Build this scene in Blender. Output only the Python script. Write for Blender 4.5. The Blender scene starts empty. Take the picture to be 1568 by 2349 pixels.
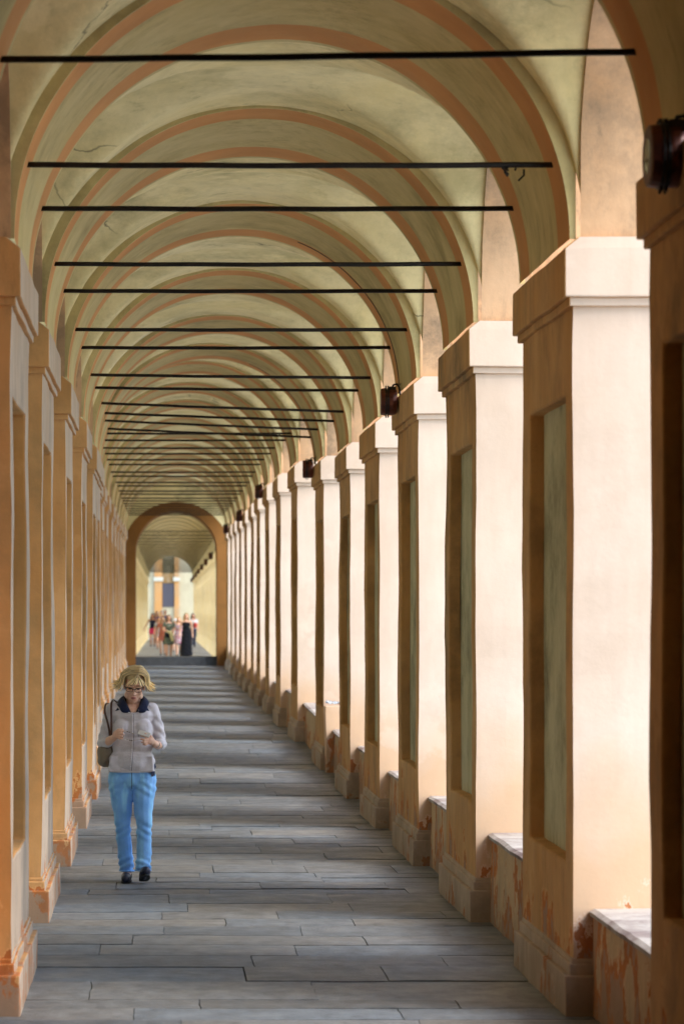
import bpy, bmesh, math, random
from mathutils import Vector, Matrix, noise
from mathutils.bvhtree import BVHTree

R = math.radians
random.seed(7)
scene = bpy.context.scene
C = scene.collection

# ------------------------------------------------------------------ camera
cam_data = bpy.data.cameras.new("camera")
cam = bpy.data.objects.new("camera", cam_data)
C.objects.link(cam)
cam.location = (0, 0, 2.12)
cam.rotation_euler = (R(90), 0, 0)
cam_data.sensor_fit = 'HORIZONTAL'
cam_data.sensor_width = 36.0
cam_data.lens = 36.0 * 6985 / 1568
cam_data.shift_x = (784 - 368) / 1568
cam_data.shift_y = (1408 - 1174.5) / 1568
cam_data.clip_start = 0.1
cam_data.clip_end = 3000
cam_data.dof.use_dof = True
cam_data.dof.focus_distance = 24.0
cam_data.dof.aperture_fstop = 6.0
scene.camera = cam

# ------------------------------------------------------------------ sky, sun, exposure
SUN_EL, SUN_AZ = R(45), R(118)          # azimuth clockwise from +Y: behind the camera, on the open side
world = bpy.data.worlds.new("World")
scene.world = world
world.use_nodes = True
wn = world.node_tree.nodes
sky = wn.new('ShaderNodeTexSky')
sky.sky_type = 'NISHITA'
sky.sun_disc = False
sky.sun_elevation = SUN_EL
sky.sun_rotation = SUN_AZ
sky.air_density = 1.5
sky.dust_density = 1.0
sky.ozone_density = 3.0
wn['Background'].inputs['Strength'].default_value = 0.15
world.node_tree.links.new(sky.outputs[0], wn['Background'].inputs['Color'])
sun_data = bpy.data.lights.new("sun", 'SUN')
sun_data.energy = 1.05
sun_data.angle = R(24)
sun_data.color = (1.0, 0.97, 0.93)
sun = bpy.data.objects.new("sun", sun_data)
C.objects.link(sun)
to_sun = Vector((math.sin(SUN_AZ) * math.cos(SUN_EL), math.cos(SUN_AZ) * math.cos(SUN_EL), math.sin(SUN_EL)))
sun.rotation_euler = to_sun.to_track_quat('Z', 'Y').to_euler()
sun.location = to_sun * 40
scene.view_settings.view_transform = 'Standard'
scene.view_settings.look = 'None'
scene.view_settings.gamma = 1.0
scene.view_settings.exposure = 1.97
scene.cycles.max_bounces = 10
scene.cycles.diffuse_bounces = 7

# ------------------------------------------------------------------ materials
def new_mat(name):
    m = bpy.data.materials.new(name)
    m.use_nodes = True
    nt = m.node_tree
    return m, nt, nt.nodes, nt.links, nt.nodes['Principled BSDF']

def simple(name, col, rough=0.6, metal=0.0, var=0.0, vscale=8.0, bump=0.0, bscale=60.0, spec=0.5):
    m, nt, N, L, B = new_mat(name)
    B.inputs['Base Color'].default_value = (*col, 1)
    B.inputs['Roughness'].default_value = rough
    B.inputs['Metallic'].default_value = metal
    B.inputs['Specular IOR Level'].default_value = spec
    if var or bump:
        tc = N.new('ShaderNodeTexCoord')
    if var:
        n = N.new('ShaderNodeTexNoise'); n.inputs['Scale'].default_value = vscale; n.inputs['Detail'].default_value = 6
        L.new(tc.outputs['Object'], n.inputs['Vector'])
        mr = N.new('ShaderNodeMapRange'); mr.inputs[1].default_value = 0.3; mr.inputs[2].default_value = 0.7
        mr.inputs[3].default_value = 1 - var; mr.inputs[4].default_value = 1 + var
        L.new(n.outputs['Fac'], mr.inputs[0])
        mx = N.new('ShaderNodeMix'); mx.data_type = 'RGBA'; mx.blend_type = 'MULTIPLY'; mx.inputs[0].default_value = 1
        mx.inputs[6].default_value = (*col, 1)
        L.new(mr.outputs[0], mx.inputs[7])
        L.new(mx.outputs[2], B.inputs['Base Color'])
    if bump:
        n2 = N.new('ShaderNodeTexNoise'); n2.inputs['Scale'].default_value = bscale; n2.inputs['Detail'].default_value = 5
        L.new(tc.outputs['Object'], n2.inputs['Vector'])
        b = N.new('ShaderNodeBump'); b.inputs['Strength'].default_value = bump; b.inputs['Distance'].default_value = 0.01
        L.new(n2.outputs['Fac'], b.inputs['Height']); L.new(b.outputs[0], B.inputs['Normal'])
    return m

def nz(N, L, vec, scale, detail=6, rough=0.55, stretch=None):
    n = N.new('ShaderNodeTexNoise')
    n.inputs['Scale'].default_value = scale; n.inputs['Detail'].default_value = detail; n.inputs['Roughness'].default_value = rough
    if stretch:
        mp = N.new('ShaderNodeMapping'); mp.inputs['Scale'].default_value = stretch
        L.new(vec, mp.inputs['Vector']); vec = mp.outputs[0]
    L.new(vec, n.inputs['Vector'])
    return n.outputs['Fac']

def rng(N, L, v, a, b, c=0.0, d=1.0):
    mr = N.new('ShaderNodeMapRange'); mr.clamp = True
    for i, x in enumerate((a, b, c, d)):
        mr.inputs[i + 1].default_value = x
    L.new(v, mr.inputs[0])
    return mr.outputs[0]

def math_(N, L, op, a, b=None):
    m = N.new('ShaderNodeMath'); m.operation = op
    for i, x in enumerate((a, b)):
        if x is None: continue
        if isinstance(x, (int, float)): m.inputs[i].default_value = x
        else: L.new(x, m.inputs[i])
    return m.outputs[0]

def mixc(N, L, fac, a, b, mode='MIX'):
    mx = N.new('ShaderNodeMix'); mx.data_type = 'RGBA'; mx.blend_type = mode
    if isinstance(fac, (int, float)): mx.inputs[0].default_value = fac
    else: L.new(fac, mx.inputs[0])
    for i, x in ((6, a), (7, b)):
        if isinstance(x, tuple): mx.inputs[i].default_value = (*x, 1)
        else: L.new(x, mx.inputs[i])
    return mx.outputs[2]

def plaster(name, c1, c2, grime=(0.30, 0.24, 0.16), grime_amt=0.5, peel=None, peel_h=1.0, peel_amt=0.0, stripes=None, stripe_col=None, crack=False, low=None, bump=0.2, rough=0.9):
    m, nt, N, L, B = new_mat(name)
    B.inputs['Roughness'].default_value = rough
    B.inputs['Specular IOR Level'].default_value = 0.2
    geo = N.new('ShaderNodeNewGeometry'); P = geo.outputs['Position']
    big = rng(N, L, nz(N, L, P, 0.9, 5), 0.35, 0.65)
    col = mixc(N, L, big, c1, c2)
    # limewash brush streaks
    st = rng(N, L, nz(N, L, P, 3.0, 6, 0.6, (2.2, 2.2, 0.35)), 0.45, 0.75)
    col = mixc(N, L, math_(N, L, 'MULTIPLY', st, 0.35), col, tuple(min(1, x * 1.18) for x in c2))
    if low:
        sl = N.new('ShaderNodeSeparateXYZ'); L.new(P, sl.inputs[0])
        lz = math_(N, L, 'ADD', sl.outputs['Z'], math_(N, L, 'MULTIPLY', math_(N, L, 'SUBTRACT', nz(N, L, P, 1.3, 5), 0.5), 1.6))
        col = mixc(N, L, rng(N, L, lz, 0.75, 1.45, 0.85, 0.0), col, low)
    # cloudy grime
    g = rng(N, L, nz(N, L, P, 1.5, 10, 0.72), 0.42, 0.62)
    g2 = rng(N, L, nz(N, L, P, 5.0, 10, 0.75, (1.6, 1.6, 0.45)), 0.44, 0.66)
    g3 = rng(N, L, nz(N, L, P, 0.55, 4, 0.6), 0.40, 0.60)
    gm = math_(N, L, 'MULTIPLY', math_(N, L, 'MAXIMUM', math_(N, L, 'MULTIPLY', math_(N, L, 'MULTIPLY', g, g3), 1.35), math_(N, L, 'MULTIPLY', math_(N, L, 'MULTIPLY', g, g2), 1.15)), grime_amt)
    gm = math_(N, L, 'MINIMUM', math_(N, L, 'ADD', gm, math_(N, L, 'MULTIPLY', g2, 0.22 * grime_amt)), 0.92)
    col = mixc(N, L, gm, col, grime)
    # patches of later touch-up paint with soft ragged edges
    tp = rng(N, L, nz(N, L, P, 0.8, 7, 0.6), 0.60, 0.625)
    col = mixc(N, L, math_(N, L, 'MULTIPLY', tp, 0.30), col, tuple(min(1, x * 1.15) for x in c2))
    speck = rng(N, L, nz(N, L, P, 55.0, 2, 0.5), 0.72, 0.78)
    col = mixc(N, L, math_(N, L, 'MULTIPLY', speck, 0.35), col, grime)
    height = nz(N, L, P, 9.0, 8, 0.65)
    if stripes:
        tc = N.new('ShaderNodeTexCoord'); sp = N.new('ShaderNodeSeparateXYZ'); L.new(tc.outputs['Object'], sp.inputs[0])
        wob = math_(N, L, 'MULTIPLY', math_(N, L, 'SUBTRACT', nz(N, L, P, 2.5, 3), 0.5), 0.06)
        yv = math_(N, L, 'ADD', sp.outputs['Y'], wob)
        tot = None
        for a, b in stripes:
            lo = rng(N, L, yv, a - 0.006, a + 0.006); hi = rng(N, L, yv, b - 0.006, b + 0.006, 1, 0)
            k = math_(N, L, 'MULTIPLY', lo, hi)
            tot = k if tot is None else math_(N, L, 'ADD', tot, k)
        worn = rng(N, L, nz(N, L, P, 4.0, 8, 0.7), 0.3, 0.6, 0.86, 1.0)
        sc = mixc(N, L, rng(N, L, nz(N, L, P, 1.5, 5), 0.35, 0.65), stripe_col, tuple(x * 0.8 for x in stripe_col))
        col = mixc(N, L, math_(N, L, 'MULTIPLY', tot, worn), col, sc)
    if crack:
        vo = N.new('ShaderNodeTexVoronoi'); vo.feature = 'DISTANCE_TO_EDGE'; vo.inputs['Scale'].default_value = 0.8
        wv = N.new('ShaderNodeTexNoise'); wv.inputs['Scale'].default_value = 2.0; wv.inputs['Detail'].default_value = 6
        L.new(P, wv.inputs['Vector'])
        va = N.new('ShaderNodeVectorMath'); va.operation = 'MULTIPLY_ADD'; va.inputs[1].default_value = (0.6, 0.6, 0.6)
        L.new(wv.outputs['Color'], va.inputs[0]); L.new(P, va.inputs[2]); L.new(va.outputs[0], vo.inputs['Vector'])
        line = rng(N, L, vo.outputs['Distance'], 0.0, 0.010, 1, 0)
        where = rng(N, L, nz(N, L, P, 0.55, 2), 0.54, 0.60)
        col = mixc(N, L, math_(N, L, 'MULTIPLY', math_(N, L, 'MULTIPLY', line, where), 0.8), col, (0.10, 0.08, 0.05))
    if peel:
        sz = N.new('ShaderNodeSeparateXYZ'); L.new(P, sz.inputs[0])
        hz = rng(N, L, sz.outputs['Z'], 0.05, peel_h, 0.0, 0.32)
        pn = nz(N, L, P, 2.2, 9, 0.62, (1.35, 1.35, 0.85))
        pv = math_(N, L, 'SUBTRACT', math_(N, L, 'ADD', pn, peel_amt), hz)
        pm = rng(N, L, pv, 0.505, 0.517)
        rim = math_(N, L, 'MULTIPLY', rng(N, L, pv, 0.480, 0.500), math_(N, L, 'SUBTRACT', 1.0, pm))
        col = mixc(N, L, math_(N, L, 'MULTIPLY', rim, 0.45), col, tuple(min(1, x * 1.25) for x in c2))
        bare = rng(N, L, math_(N, L, 'ADD', pv, math_(N, L, 'MULTIPLY', nz(N, L, P, 11, 6, 0.7), 0.12)), 0.62, 0.64)
        pcol = mixc(N, L, rng(N, L, nz(N, L, P, 6, 8, 0.7), 0.35, 0.7), peel, tuple(x * 0.6 for x in peel))
        col = mixc(N, L, pm, col, pcol)
        col = mixc(N, L, math_(N, L, 'MULTIPLY', bare, 0.8), col, (0.34, 0.25, 0.18))
        # damp darkening low down
        dn = math_(N, L, 'SUBTRACT', nz(N, L, P, 2.2, 8, 0.7, (1, 1, 0.6)), rng(N, L, sz.outputs['Z'], 0.0, 0.9, 0.0, 0.5))
        dm = rng(N, L, dn, 0.30, 0.55)
        col = mixc(N, L, math_(N, L, 'MULTIPLY', dm, 0.55), col, (0.22, 0.17, 0.12))
        height = math_(N, L, 'SUBTRACT', height, math_(N, L, 'MULTIPLY', pm, 0.35))
    L.new(col, B.inputs['Base Color'])
    fine = nz(N, L, P, 70.0, 4, 0.6)
    h = math_(N, L, 'ADD', height, math_(N, L, 'MULTIPLY', fine, 0.12))
    b = N.new('ShaderNodeBump'); b.inputs['Strength'].default_value = bump; b.inputs['Distance'].default_value = 0.02
    L.new(h, b.inputs['Height']); L.new(b.outputs[0], B.inputs['Normal'])
    return m

PEACH, PEACH2 = (0.52, 0.27, 0.09), (0.60, 0.36, 0.165)
M_PIER = plaster('peach_plaster', PEACH, PEACH2, peel=(0.58, 0.20, 0.05), peel_h=1.05, peel_amt=0.075, grime=(0.25, 0.16, 0.08), grime_amt=0.6)
M_PIER_L = plaster('peach_plaster_sheltered', (0.54, 0.255, 0.085), (0.62, 0.345, 0.15), peel=(0.54, 0.18, 0.05), peel_h=1.0, peel_amt=0.03, grime=(0.34, 0.205, 0.09), grime_amt=0.5)
M_PIL_LIT = plaster('lit_tone_pilaster_plaster', (0.48, 0.355, 0.26), (0.53, 0.42, 0.33), peel=(0.54, 0.20, 0.07), peel_h=0.9, peel_amt=0.0, grime=(0.30, 0.25, 0.21), grime_amt=0.6)  # paler copy of the pilaster plaster, daylight painted into its colour
M_JAMB = plaster('lit_tone_jamb_plaster', (0.65, 0.495, 0.385), (0.69, 0.555, 0.455), peel=(0.58, 0.22, 0.085), peel_h=0.95, peel_amt=0.10, grime=(0.48, 0.36, 0.26), grime_amt=0.26, low=(0.66, 0.42, 0.25), bump=0.12)  # paler pier plaster with the bright daylight put into its colour
M_CAP = plaster('peach_plaster_capital', PEACH, PEACH2, grime=(0.24, 0.165, 0.09), grime_amt=0.65)
M_PLINTH = plaster('plinth_render', (0.46, 0.345, 0.25), (0.52, 0.40, 0.305), peel=(0.50, 0.18, 0.06), peel_h=0.9, peel_amt=-0.05, grime=(0.28, 0.23, 0.18), grime_amt=0.6, bump=0.5)
M_NICHE = plaster('pale_niche_plaster', (0.50, 0.46, 0.28), (0.56, 0.52, 0.34), grime=(0.22, 0.20, 0.12), grime_amt=0.85)
M_VAULT = plaster('cream_vault_plaster', (0.78, 0.64, 0.32), (0.82, 0.70, 0.41), grime=(0.42, 0.36, 0.18), grime_amt=0.6, crack=True)
LEN, BAY = 2.23, 2.52
M_ARCH = plaster('cream_arch_plaster', (0.55, 0.44, 0.20), (0.61, 0.505, 0.26), grime=(0.30, 0.24, 0.11), grime_amt=0.6,
                 stripes=((0.02, 0.45), (LEN - 0.51, LEN - 0.07)), stripe_col=(0.64, 0.30, 0.11))
M_SIDE = plaster('side_arch_plaster', (0.60, 0.35, 0.185), (0.63, 0.41, 0.25), grime=(0.30, 0.205, 0.13), grime_amt=0.95)
M_WALL = plaster('pale_bay_wall_plaster', (0.52, 0.49, 0.39), (0.57, 0.54, 0.44), grime=(0.33, 0.30, 0.22), grime_amt=0.5)
M_CREAM = plaster('far_cream_plaster', (0.74, 0.58, 0.30), (0.78, 0.64, 0.38), grime=(0.5, 0.42, 0.28), grime_amt=0.35)
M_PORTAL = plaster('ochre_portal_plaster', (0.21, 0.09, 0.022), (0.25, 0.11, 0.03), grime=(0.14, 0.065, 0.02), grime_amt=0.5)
M_PARAPET = plaster('parapet_render', (0.52, 0.35, 0.185), (0.56, 0.39, 0.23), peel=(0.54, 0.19, 0.05), peel_h=1.6, peel_amt=0.075, grime=(0.34, 0.27, 0.18), grime_amt=0.6, bump=0.5)
M_COPING = plaster('worn_coping', (0.46, 0.40, 0.34), (0.50, 0.44, 0.38), grime=(0.20, 0.135, 0.12), grime_amt=0.9, bump=0.6)
M_IRON = simple('black_iron', (0.018, 0.015, 0.013), 0.55, 0.6, var=0.4, vscale=10, bump=0.3)
M_RUST = simple('rusty_lamp_red', (0.12, 0.028, 0.013), 0.5, 0.1, var=0.45, vscale=14, bump=0.2)
M_LAMPBLACK = simple('lamp_black', (0.02, 0.016, 0.015), 0.5)
M_GLASS = simple('lamp_glass', (0.14, 0.15, 0.13), 0.12)
M_CABLE = simple('cable_grey', (0.14, 0.12, 0.08), 0.6)

def stone_mat(name, base):
    m, nt, N, L, B = new_mat(name)
    geo = N.new('ShaderNodeNewGeometry'); P = geo.outputs['Position']
    at = N.new('ShaderNodeAttribute'); at.attribute_name = 'tint'
    col = mixc(N, L, 1.0, base, at.outputs['Color'], 'MULTIPLY')
    a = rng(N, L, nz(N, L, P, 7.0, 10, 0.72, (1.0, 0.6, 1)), 0.32, 0.70, 0.60, 1.30)
    cmb = N.new('ShaderNodeCombineColor')
    for i in range(3): L.new(a, cmb.inputs[i])
    col = mixc(N, L, 1.0, col, cmb.outputs[0], 'MULTIPLY')
    w = rng(N, L, nz(N, L, P, 1.1, 6, 0.6), 0.5, 0.75)
    col = mixc(N, L, math_(N, L, 'MULTIPLY', w, 0.22), col, (0.16, 0.14, 0.105))
    sp = rng(N, L, nz(N, L, P, 120.0, 3, 0.6), 0.62, 0.75)
    col = mixc(N, L, math_(N, L, 'MULTIPLY', sp, 0.35), col, (0.36, 0.36, 0.36))
    L.new(col, B.inputs['Base Color'])
    L.new(rng(N, L, nz(N, L, P, 3.0, 6), 0.3, 0.7, 0.34, 0.60), B.inputs['Roughness'])
    h = math_(N, L, 'ADD', nz(N, L, P, 9.0, 10, 0.72), math_(N, L, 'MULTIPLY', nz(N, L, P, 55.0, 5, 0.7), 0.4))
    b = N.new('ShaderNodeBump'); b.inputs['Strength'].default_value = 0.8; b.inputs['Distance'].default_value = 0.02
    L.new(h, b.inputs['Height']); L.new(b.outputs[0], B.inputs['Normal'])
    return m
M_STONE = stone_mat('grey_paving_stone', (0.155, 0.168, 0.182))
M_GROUT = simple('paving_joint_dirt', (0.028, 0.025, 0.022), 0.95)
M_STEP = stone_mat('dark_step_stone', (0.055, 0.060, 0.068))

# ------------------------------------------------------------------ helpers
def tag(o, label=None, cat=None, group=None, kind=None):
    if label:
        o['label'] = label
        if not kind: o['kind'] = 'thing'
    if cat: o['category'] = cat
    if group: o['group'] = group
    if kind: o['kind'] = kind
    return o

def empty(name, label, cat, loc=(0, 0, 0), group=None):
    o = bpy.data.objects.new(name, None); C.objects.link(o)
    o.empty_display_size = 0.1
    o.location = loc
    return tag(o, label, cat, group)

def put(name, me, parent=None, loc=(0, 0, 0)):
    o = bpy.data.objects.new(name, me); C.objects.link(o)
    o.location = loc
    if parent: o.parent = parent
    return o

class MB:
    def __init__(s): s.v, s.f, s.key = [], [], {}
    def vert(s, p, weld=True):
        p = Vector(p)
        if not weld:
            s.v.append(p); return len(s.v) - 1
        k = (round(p.x, 5), round(p.y, 5), round(p.z, 5))
        if k not in s.key:
            s.key[k] = len(s.v); s.v.append(p)
        return s.key[k]
    def grid(s, fn, nu, nv, weld=True, mat=0):
        ids = [[s.vert(fn(i / nu, j / nv), weld) for j in range(nv + 1)] for i in range(nu + 1)]
        for i in range(nu):
            for j in range(nv):
                q = []
                for a in (ids[i][j], ids[i + 1][j], ids[i + 1][j + 1], ids[i][j + 1]):
                    if a not in q: q.append(a)
                if len(q) > 2: s.f.append((q, mat))
    def patch(s, a, b, c, d, seg=0.3, weld=True, mat=0):
        a, b, c, d = map(Vector, (a, b, c, d))
        nu = max(1, round(max((b - a).length, (c - d).length) / seg)); nv = max(1, round(max((d - a).length, (c - b).length) / seg))
        s.grid(lambda u, v: (a * (1 - u) + b * u) * (1 - v) + (d * (1 - u) + c * u) * v, nu, nv, weld, mat)
    def frustum(s, lo, hi, z0, z1, seg=0.3, top=True, bottom=True, mat=0):
        (ax, bx, ay, by), (cx, dx, cy, dy) = lo, hi
        p = [(ax, ay, z0), (bx, ay, z0), (bx, by, z0), (ax, by, z0)]
        q = [(cx, cy, z1), (dx, cy, z1), (dx, dy, z1), (cx, dy, z1)]
        for i in range(4):
            j = (i + 1) % 4
            s.patch(p[i], p[j], q[j], q[i], seg, mat=mat)
        if top: s.patch(*q, seg, mat=mat)
        if bottom: s.patch(p[3], p[2], p[1], p[0], seg, mat=mat)
    def box(s, x0, x1, y0, y1, z0, z1, seg=0.3, mat=0):
        s.frustum((x0, x1, y0, y1), (x0, x1, y0, y1), z0, z1, seg, mat=mat)
    def tube(s, pts, rad, n=8, cap=True, mat=0, flat=1.0):
        pts = [Vector(p) for p in pts]
        rs = rad if isinstance(rad, (list, tuple)) else [rad] * len(pts)
        t0 = (pts[1] - pts[0]).normalized()
        up = Vector((0, 0, 1)) if abs(t0.z) < 0.9 else Vector((0, 1, 0))
        rings = []
        nrm = (up - t0 * up.dot(t0)).normalized()
        for i, p in enumerate(pts):
            t = (pts[min(i + 1, len(pts) - 1)] - pts[max(i - 1, 0)]).normalized()
            nrm = (nrm - t * nrm.dot(t)).normalized(); bn = t.cross(nrm)
            rings.append([s.vert(p + (nrm * math.cos(a) * flat + bn * math.sin(a)) * rs[i], False) for a in [2 * math.pi * k / n for k in range(n)]])
        for i in range(len(pts) - 1):
            for k in range(n):
                s.f.append(([rings[i][k], rings[i][(k + 1) % n], rings[i + 1][(k + 1) % n], rings[i + 1][k]], mat))
        if cap:
            s.f.append((rings[0][::-1], mat)); s.f.append((rings[-1], mat))
    def lathe(s, prof, origin, axis='X', n=24, mat=0):
        o = Vector(origin); rings = []
        for a, r in prof:
            ring = []
            for k in range(n):
                t = 2 * math.pi * k / n; c, d = r * math.cos(t), r * math.sin(t)
                ring.append(s.vert(o + (Vector((a, c, d)) if axis == 'X' else Vector((c, d, a)) if axis == 'Z' else Vector((c, a, d))), False))
            rings.append(ring)
        for i in range(len(rings) - 1):
            for k in range(n):
                s.f.append(([rings[i][k], rings[i][(k + 1) % n], rings[i + 1][(k + 1) % n], rings[i + 1][k]], mat))
        s.f.append((rings[0][::-1], mat)); s.f.append((rings[-1], mat))
    def mesh(s, name, mats, bevel=0.0, wob=0.0, wscale=1.2, smooth=False, seed=0.0, fix=True):
        bm = bmesh.new()
        vs = [bm.verts.new(p) for p in s.v]
        for q, mi in s.f:
            try:
                f = bm.faces.new([vs[i] for i in q]); f.material_index = mi; f.smooth = smooth
            except ValueError: pass
        if fix: bmesh.ops.recalc_face_normals(bm, faces=bm.faces[:])
        if bevel:
            ed = [e for e in bm.edges if len(e.link_faces) == 2 and e.calc_face_angle(0) > 0.6]
            bmesh.ops.bevel(bm, geom=ed, offset=bevel, segments=2, profile=0.5, affect='EDGES', clamp_overlap=True)
        if wob:
            for v in bm.verts:
                v.co += noise.noise_vector(v.co * wscale + Vector((seed, seed * 1.7, 3.1))) * wob + noise.noise_vector(v.co * wscale * 4 + Vector((seed, 9.1, 3.1))) * wob * 0.4
        me = bpy.data.meshes.new(name)
        bm.to_mesh(me); bm.free()
        for m in (mats if isinstance(mats, (list, tuple)) else [mats]): me.materials.append(m)
        return me
    def build(s, name, mats, parent=None, loc=(0, 0, 0), **k):
        return put(name, s.mesh(name, mats, **k), parent, loc)

ORD = ['zeroth', 'first', 'second', 'third', 'fourth', 'fifth', 'sixth', 'seventh', 'eighth', 'ninth', 'tenth', 'eleventh', 'twelfth', 'thirteenth', 'fourteenth',
       'fifteenth', 'sixteenth', 'seventeenth', 'eighteenth', 'nineteenth', 'twentieth']

# ------------------------------------------------------------------ layout of the arcade
XR, XL = 2.156, -0.81
XC = (XR + XL) / 2
PITCH, Y1 = 4.75, 16.06
SPR = 4.10                      # springing height of the arches
RAD = 1.463
THICK = 0.60                    # thickness of the open-side piers
WREC = 0.11                     # recess of the closed wall behind the pilasters
N_NEAR = 17                     # the portal stands at this pier
N_FAR = 40
DX = {0: 0.02, 1: .02, 2: 0, 3: .01, 4: .025, 5: .03, 6: -.02, 7: -.15, 8: -.21, 9: -.225, 10: -.23, 11: -.21, 12: -.215, 13: -.213}
DZ = {0: 0, 1: 0, 2: .015, 3: .005, 4: -.02, 5: -.01, 6: .08, 7: .25, 8: .295, 9: .345, 10: .345, 11: .35, 12: .36, 13: .38, 14: .42, 15: .46, 16: .50, 17: .54}
def yn(n): return Y1 + PITCH * (n - 1)
def dxn(n):
    if n <= 13: return DX.get(n, 0.0)
    if n <= 17: return -.215
    return -.20 + .20 * (n - 17) / 23
def dzn(n):
    if n < 0: return 0.0
    if n <= 17: return DZ[n]
    return 0.24 + 0.06 * (n - 17) / 23
def lerp_n(fn, y):
    t = (y - Y1) / PITCH + 1
    n = math.floor(t); fr = t - n
    # piers themselves are level; the change happens over the bay
    k = LEN / PITCH
    fr = 0.0 if fr < k else (fr - k) / (1 - k)
    return fn(n) * (1 - fr) + fn(n + 1) * fr
def floor_near(y): return lerp_n(lambda n: dzn(min(n, 17)), y)
Y_STEP = yn(17) + 0.25
FLOOR2 = 0.50

# ------------------------------------------------------------------ the ground outside and the pavement
M_GRASS = simple('outside_gravel', (0.60, 0.59, 0.53), 0.95, var=0.2, vscale=0.4)
g = MB(); g.patch((-600, -600, -0.6), (900, -600, -0.6), (900, 900, -0.6), (-600, 900, -0.6), 1500)
tag(g.build('ground', M_GRASS), kind='structure')

def paving(name, y0, y1, fz, fdx, mat, rowmin, rowmax):
    rnd = random.Random(11)
    bm = bmesh.new()
    lay = bm.loops.layers.float_color.new('tint')
    y = y0; la = lb = 0.0
    rows = 0
    while y < y1:
        h = rnd.uniform(rowmin, rowmax)
        na, nb = rnd.uniform(-.05, .05), rnd.uniform(-.05, .05)
        if y + h >= y1: h = y1 - y; na = nb = 0
        xa, xb = XL - WREC - 0.02 + fdx(y), XR + 0.32 + fdx(y)
        xs = [xa]; x = xa + rnd.uniform(0.35, 1.5)
        while x < xb - 0.45:
            xs.append(x); x += rnd.uniform(0.7, 1.6)
        xs.append(xb)
        def edge(xx, ya, l, r):
            t = (xx - xa) / (xb - xa); return ya + l * (1 - t) + r * t
        gy = rnd.choice((0.002, 0.005, 0.010, 0.015, 0.022))
        for i in range(len(xs) - 1):
            gx = rnd.choice((0.0015, 0.003, 0.004))
            x0, x1 = xs[i] + gx, xs[i + 1] - gx
            sk = 0.0
            cor = [(x0, edge(x0, y, la, lb) + gy), (x1, edge(x1, y, la, lb) + gy), (x1 + sk, edge(x1, y + h, na, nb) - 0.001), (x0 + sk, edge(x0, y + h, na, nb) - 0.001)]
            lift = rnd.uniform(-.004, .004)
            tw = [lift + rnd.uniform(-.0035, .0035) for _ in range(4)]
            n = 8; m = 5
            base = {}
            c = rnd.gauss(1.0, 0.10); warm = rnd.gauss(0, 0.045)
            colr = (max(.5, c * (1 + warm)), max(.5, c), max(.5, c * (1 - warm)), 1)
            wear = rnd.uniform(0.0, 0.006)
            for a in range(n + 1):
                for b in range(m + 1):
                    u, v = a / n, b / m
                    px = (cor[0][0] * (1 - u) + cor[1][0] * u) * (1 - v) + (cor[3][0] * (1 - u) + cor[2][0] * u) * v
                    py = (cor[0][1] * (1 - u) + cor[1][1] * u) * (1 - v) + (cor[3][1] * (1 - u) + cor[2][1] * u) * v
                    zz = (tw[0] * (1 - u) + tw[1] * u) * (1 - v) + (tw[3] * (1 - u) + tw[2] * u) * v
                    zz += fz(py) - wear * math.sin(math.pi * u) * math.sin(math.pi * v)
                    zz += 0.0035 * noise.noise(Vector((px * 2.2, py * 2.2, 5.0)))
                    eu, ev = min(u, 1 - u), min(v, 1 - v)
                    if eu == 0 or ev == 0:
                        zz -= 0.006
                        py += 0.012 * noise.noise(Vector((px * 5, py * 5, 1.0))); px += 0.010 * noise.noise(Vector((px * 6, py * 6, 8.0)))
                    base[a, b] = bm.verts.new((px, py, zz))
            fs = []
            for a in range(n):
                for b in range(m):
                    fs.append(bm.faces.new((base[a, b], base[a + 1, b], base[a + 1, b + 1], base[a, b + 1])))
            ring = [base[a, 0] for a in range(n + 1)] + [base[n, b] for b in range(1, m + 1)] + [base[a, m] for a in range(n - 1, -1, -1)] + [base[0, b] for b in range(m - 1, 0, -1)]
            low = [bm.verts.new(v.co - Vector((0, 0, 0.05))) for v in ring]
            for k in range(len(ring)):
                fs.append(bm.faces.new((ring[(k + 1) % len(ring)], ring[k], low[k], low[(k + 1) % len(ring)])))
            for f in fs:
                f.smooth = False
                for lp in f.loops: lp[lay] = colr
        y += h; la, lb = na, nb; rows += 1
    me = bpy.data.meshes.new(name); bm.to_mesh(me); bm.free(); me.materials.append(mat)
    o = put(name, me); tag(o, kind='structure')
    b = MB()
    ys = [y0 + (y1 - y0) * i / 60 for i in range(61)]
    b.grid(lambda u, v: (XL - 0.3 + (XR + 0.5 - XL + 0.3) * u + fdx(y0 + (y1 - y0) * v), y0 + (y1 - y0) * v, fz(y0 + (y1 - y0) * v) - 0.040), 2, 120)
    bo = b.build(name + '_bed', M_GROUT); tag(bo, kind='structure')
    return o
paving('pavement', 2.0, Y_STEP, floor_near, lambda y: lerp_n(dxn, y), M_STONE, 0.36, 0.86)
paving('far_pavement', Y_STEP + 1.0, yn(N_FAR) + 3.0, lambda y: FLOOR2, lambda y: lerp_n(dxn, y), stone_mat('pale_far_paving', (0.30, 0.31, 0.32)), 0.6, 1.3)

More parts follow.
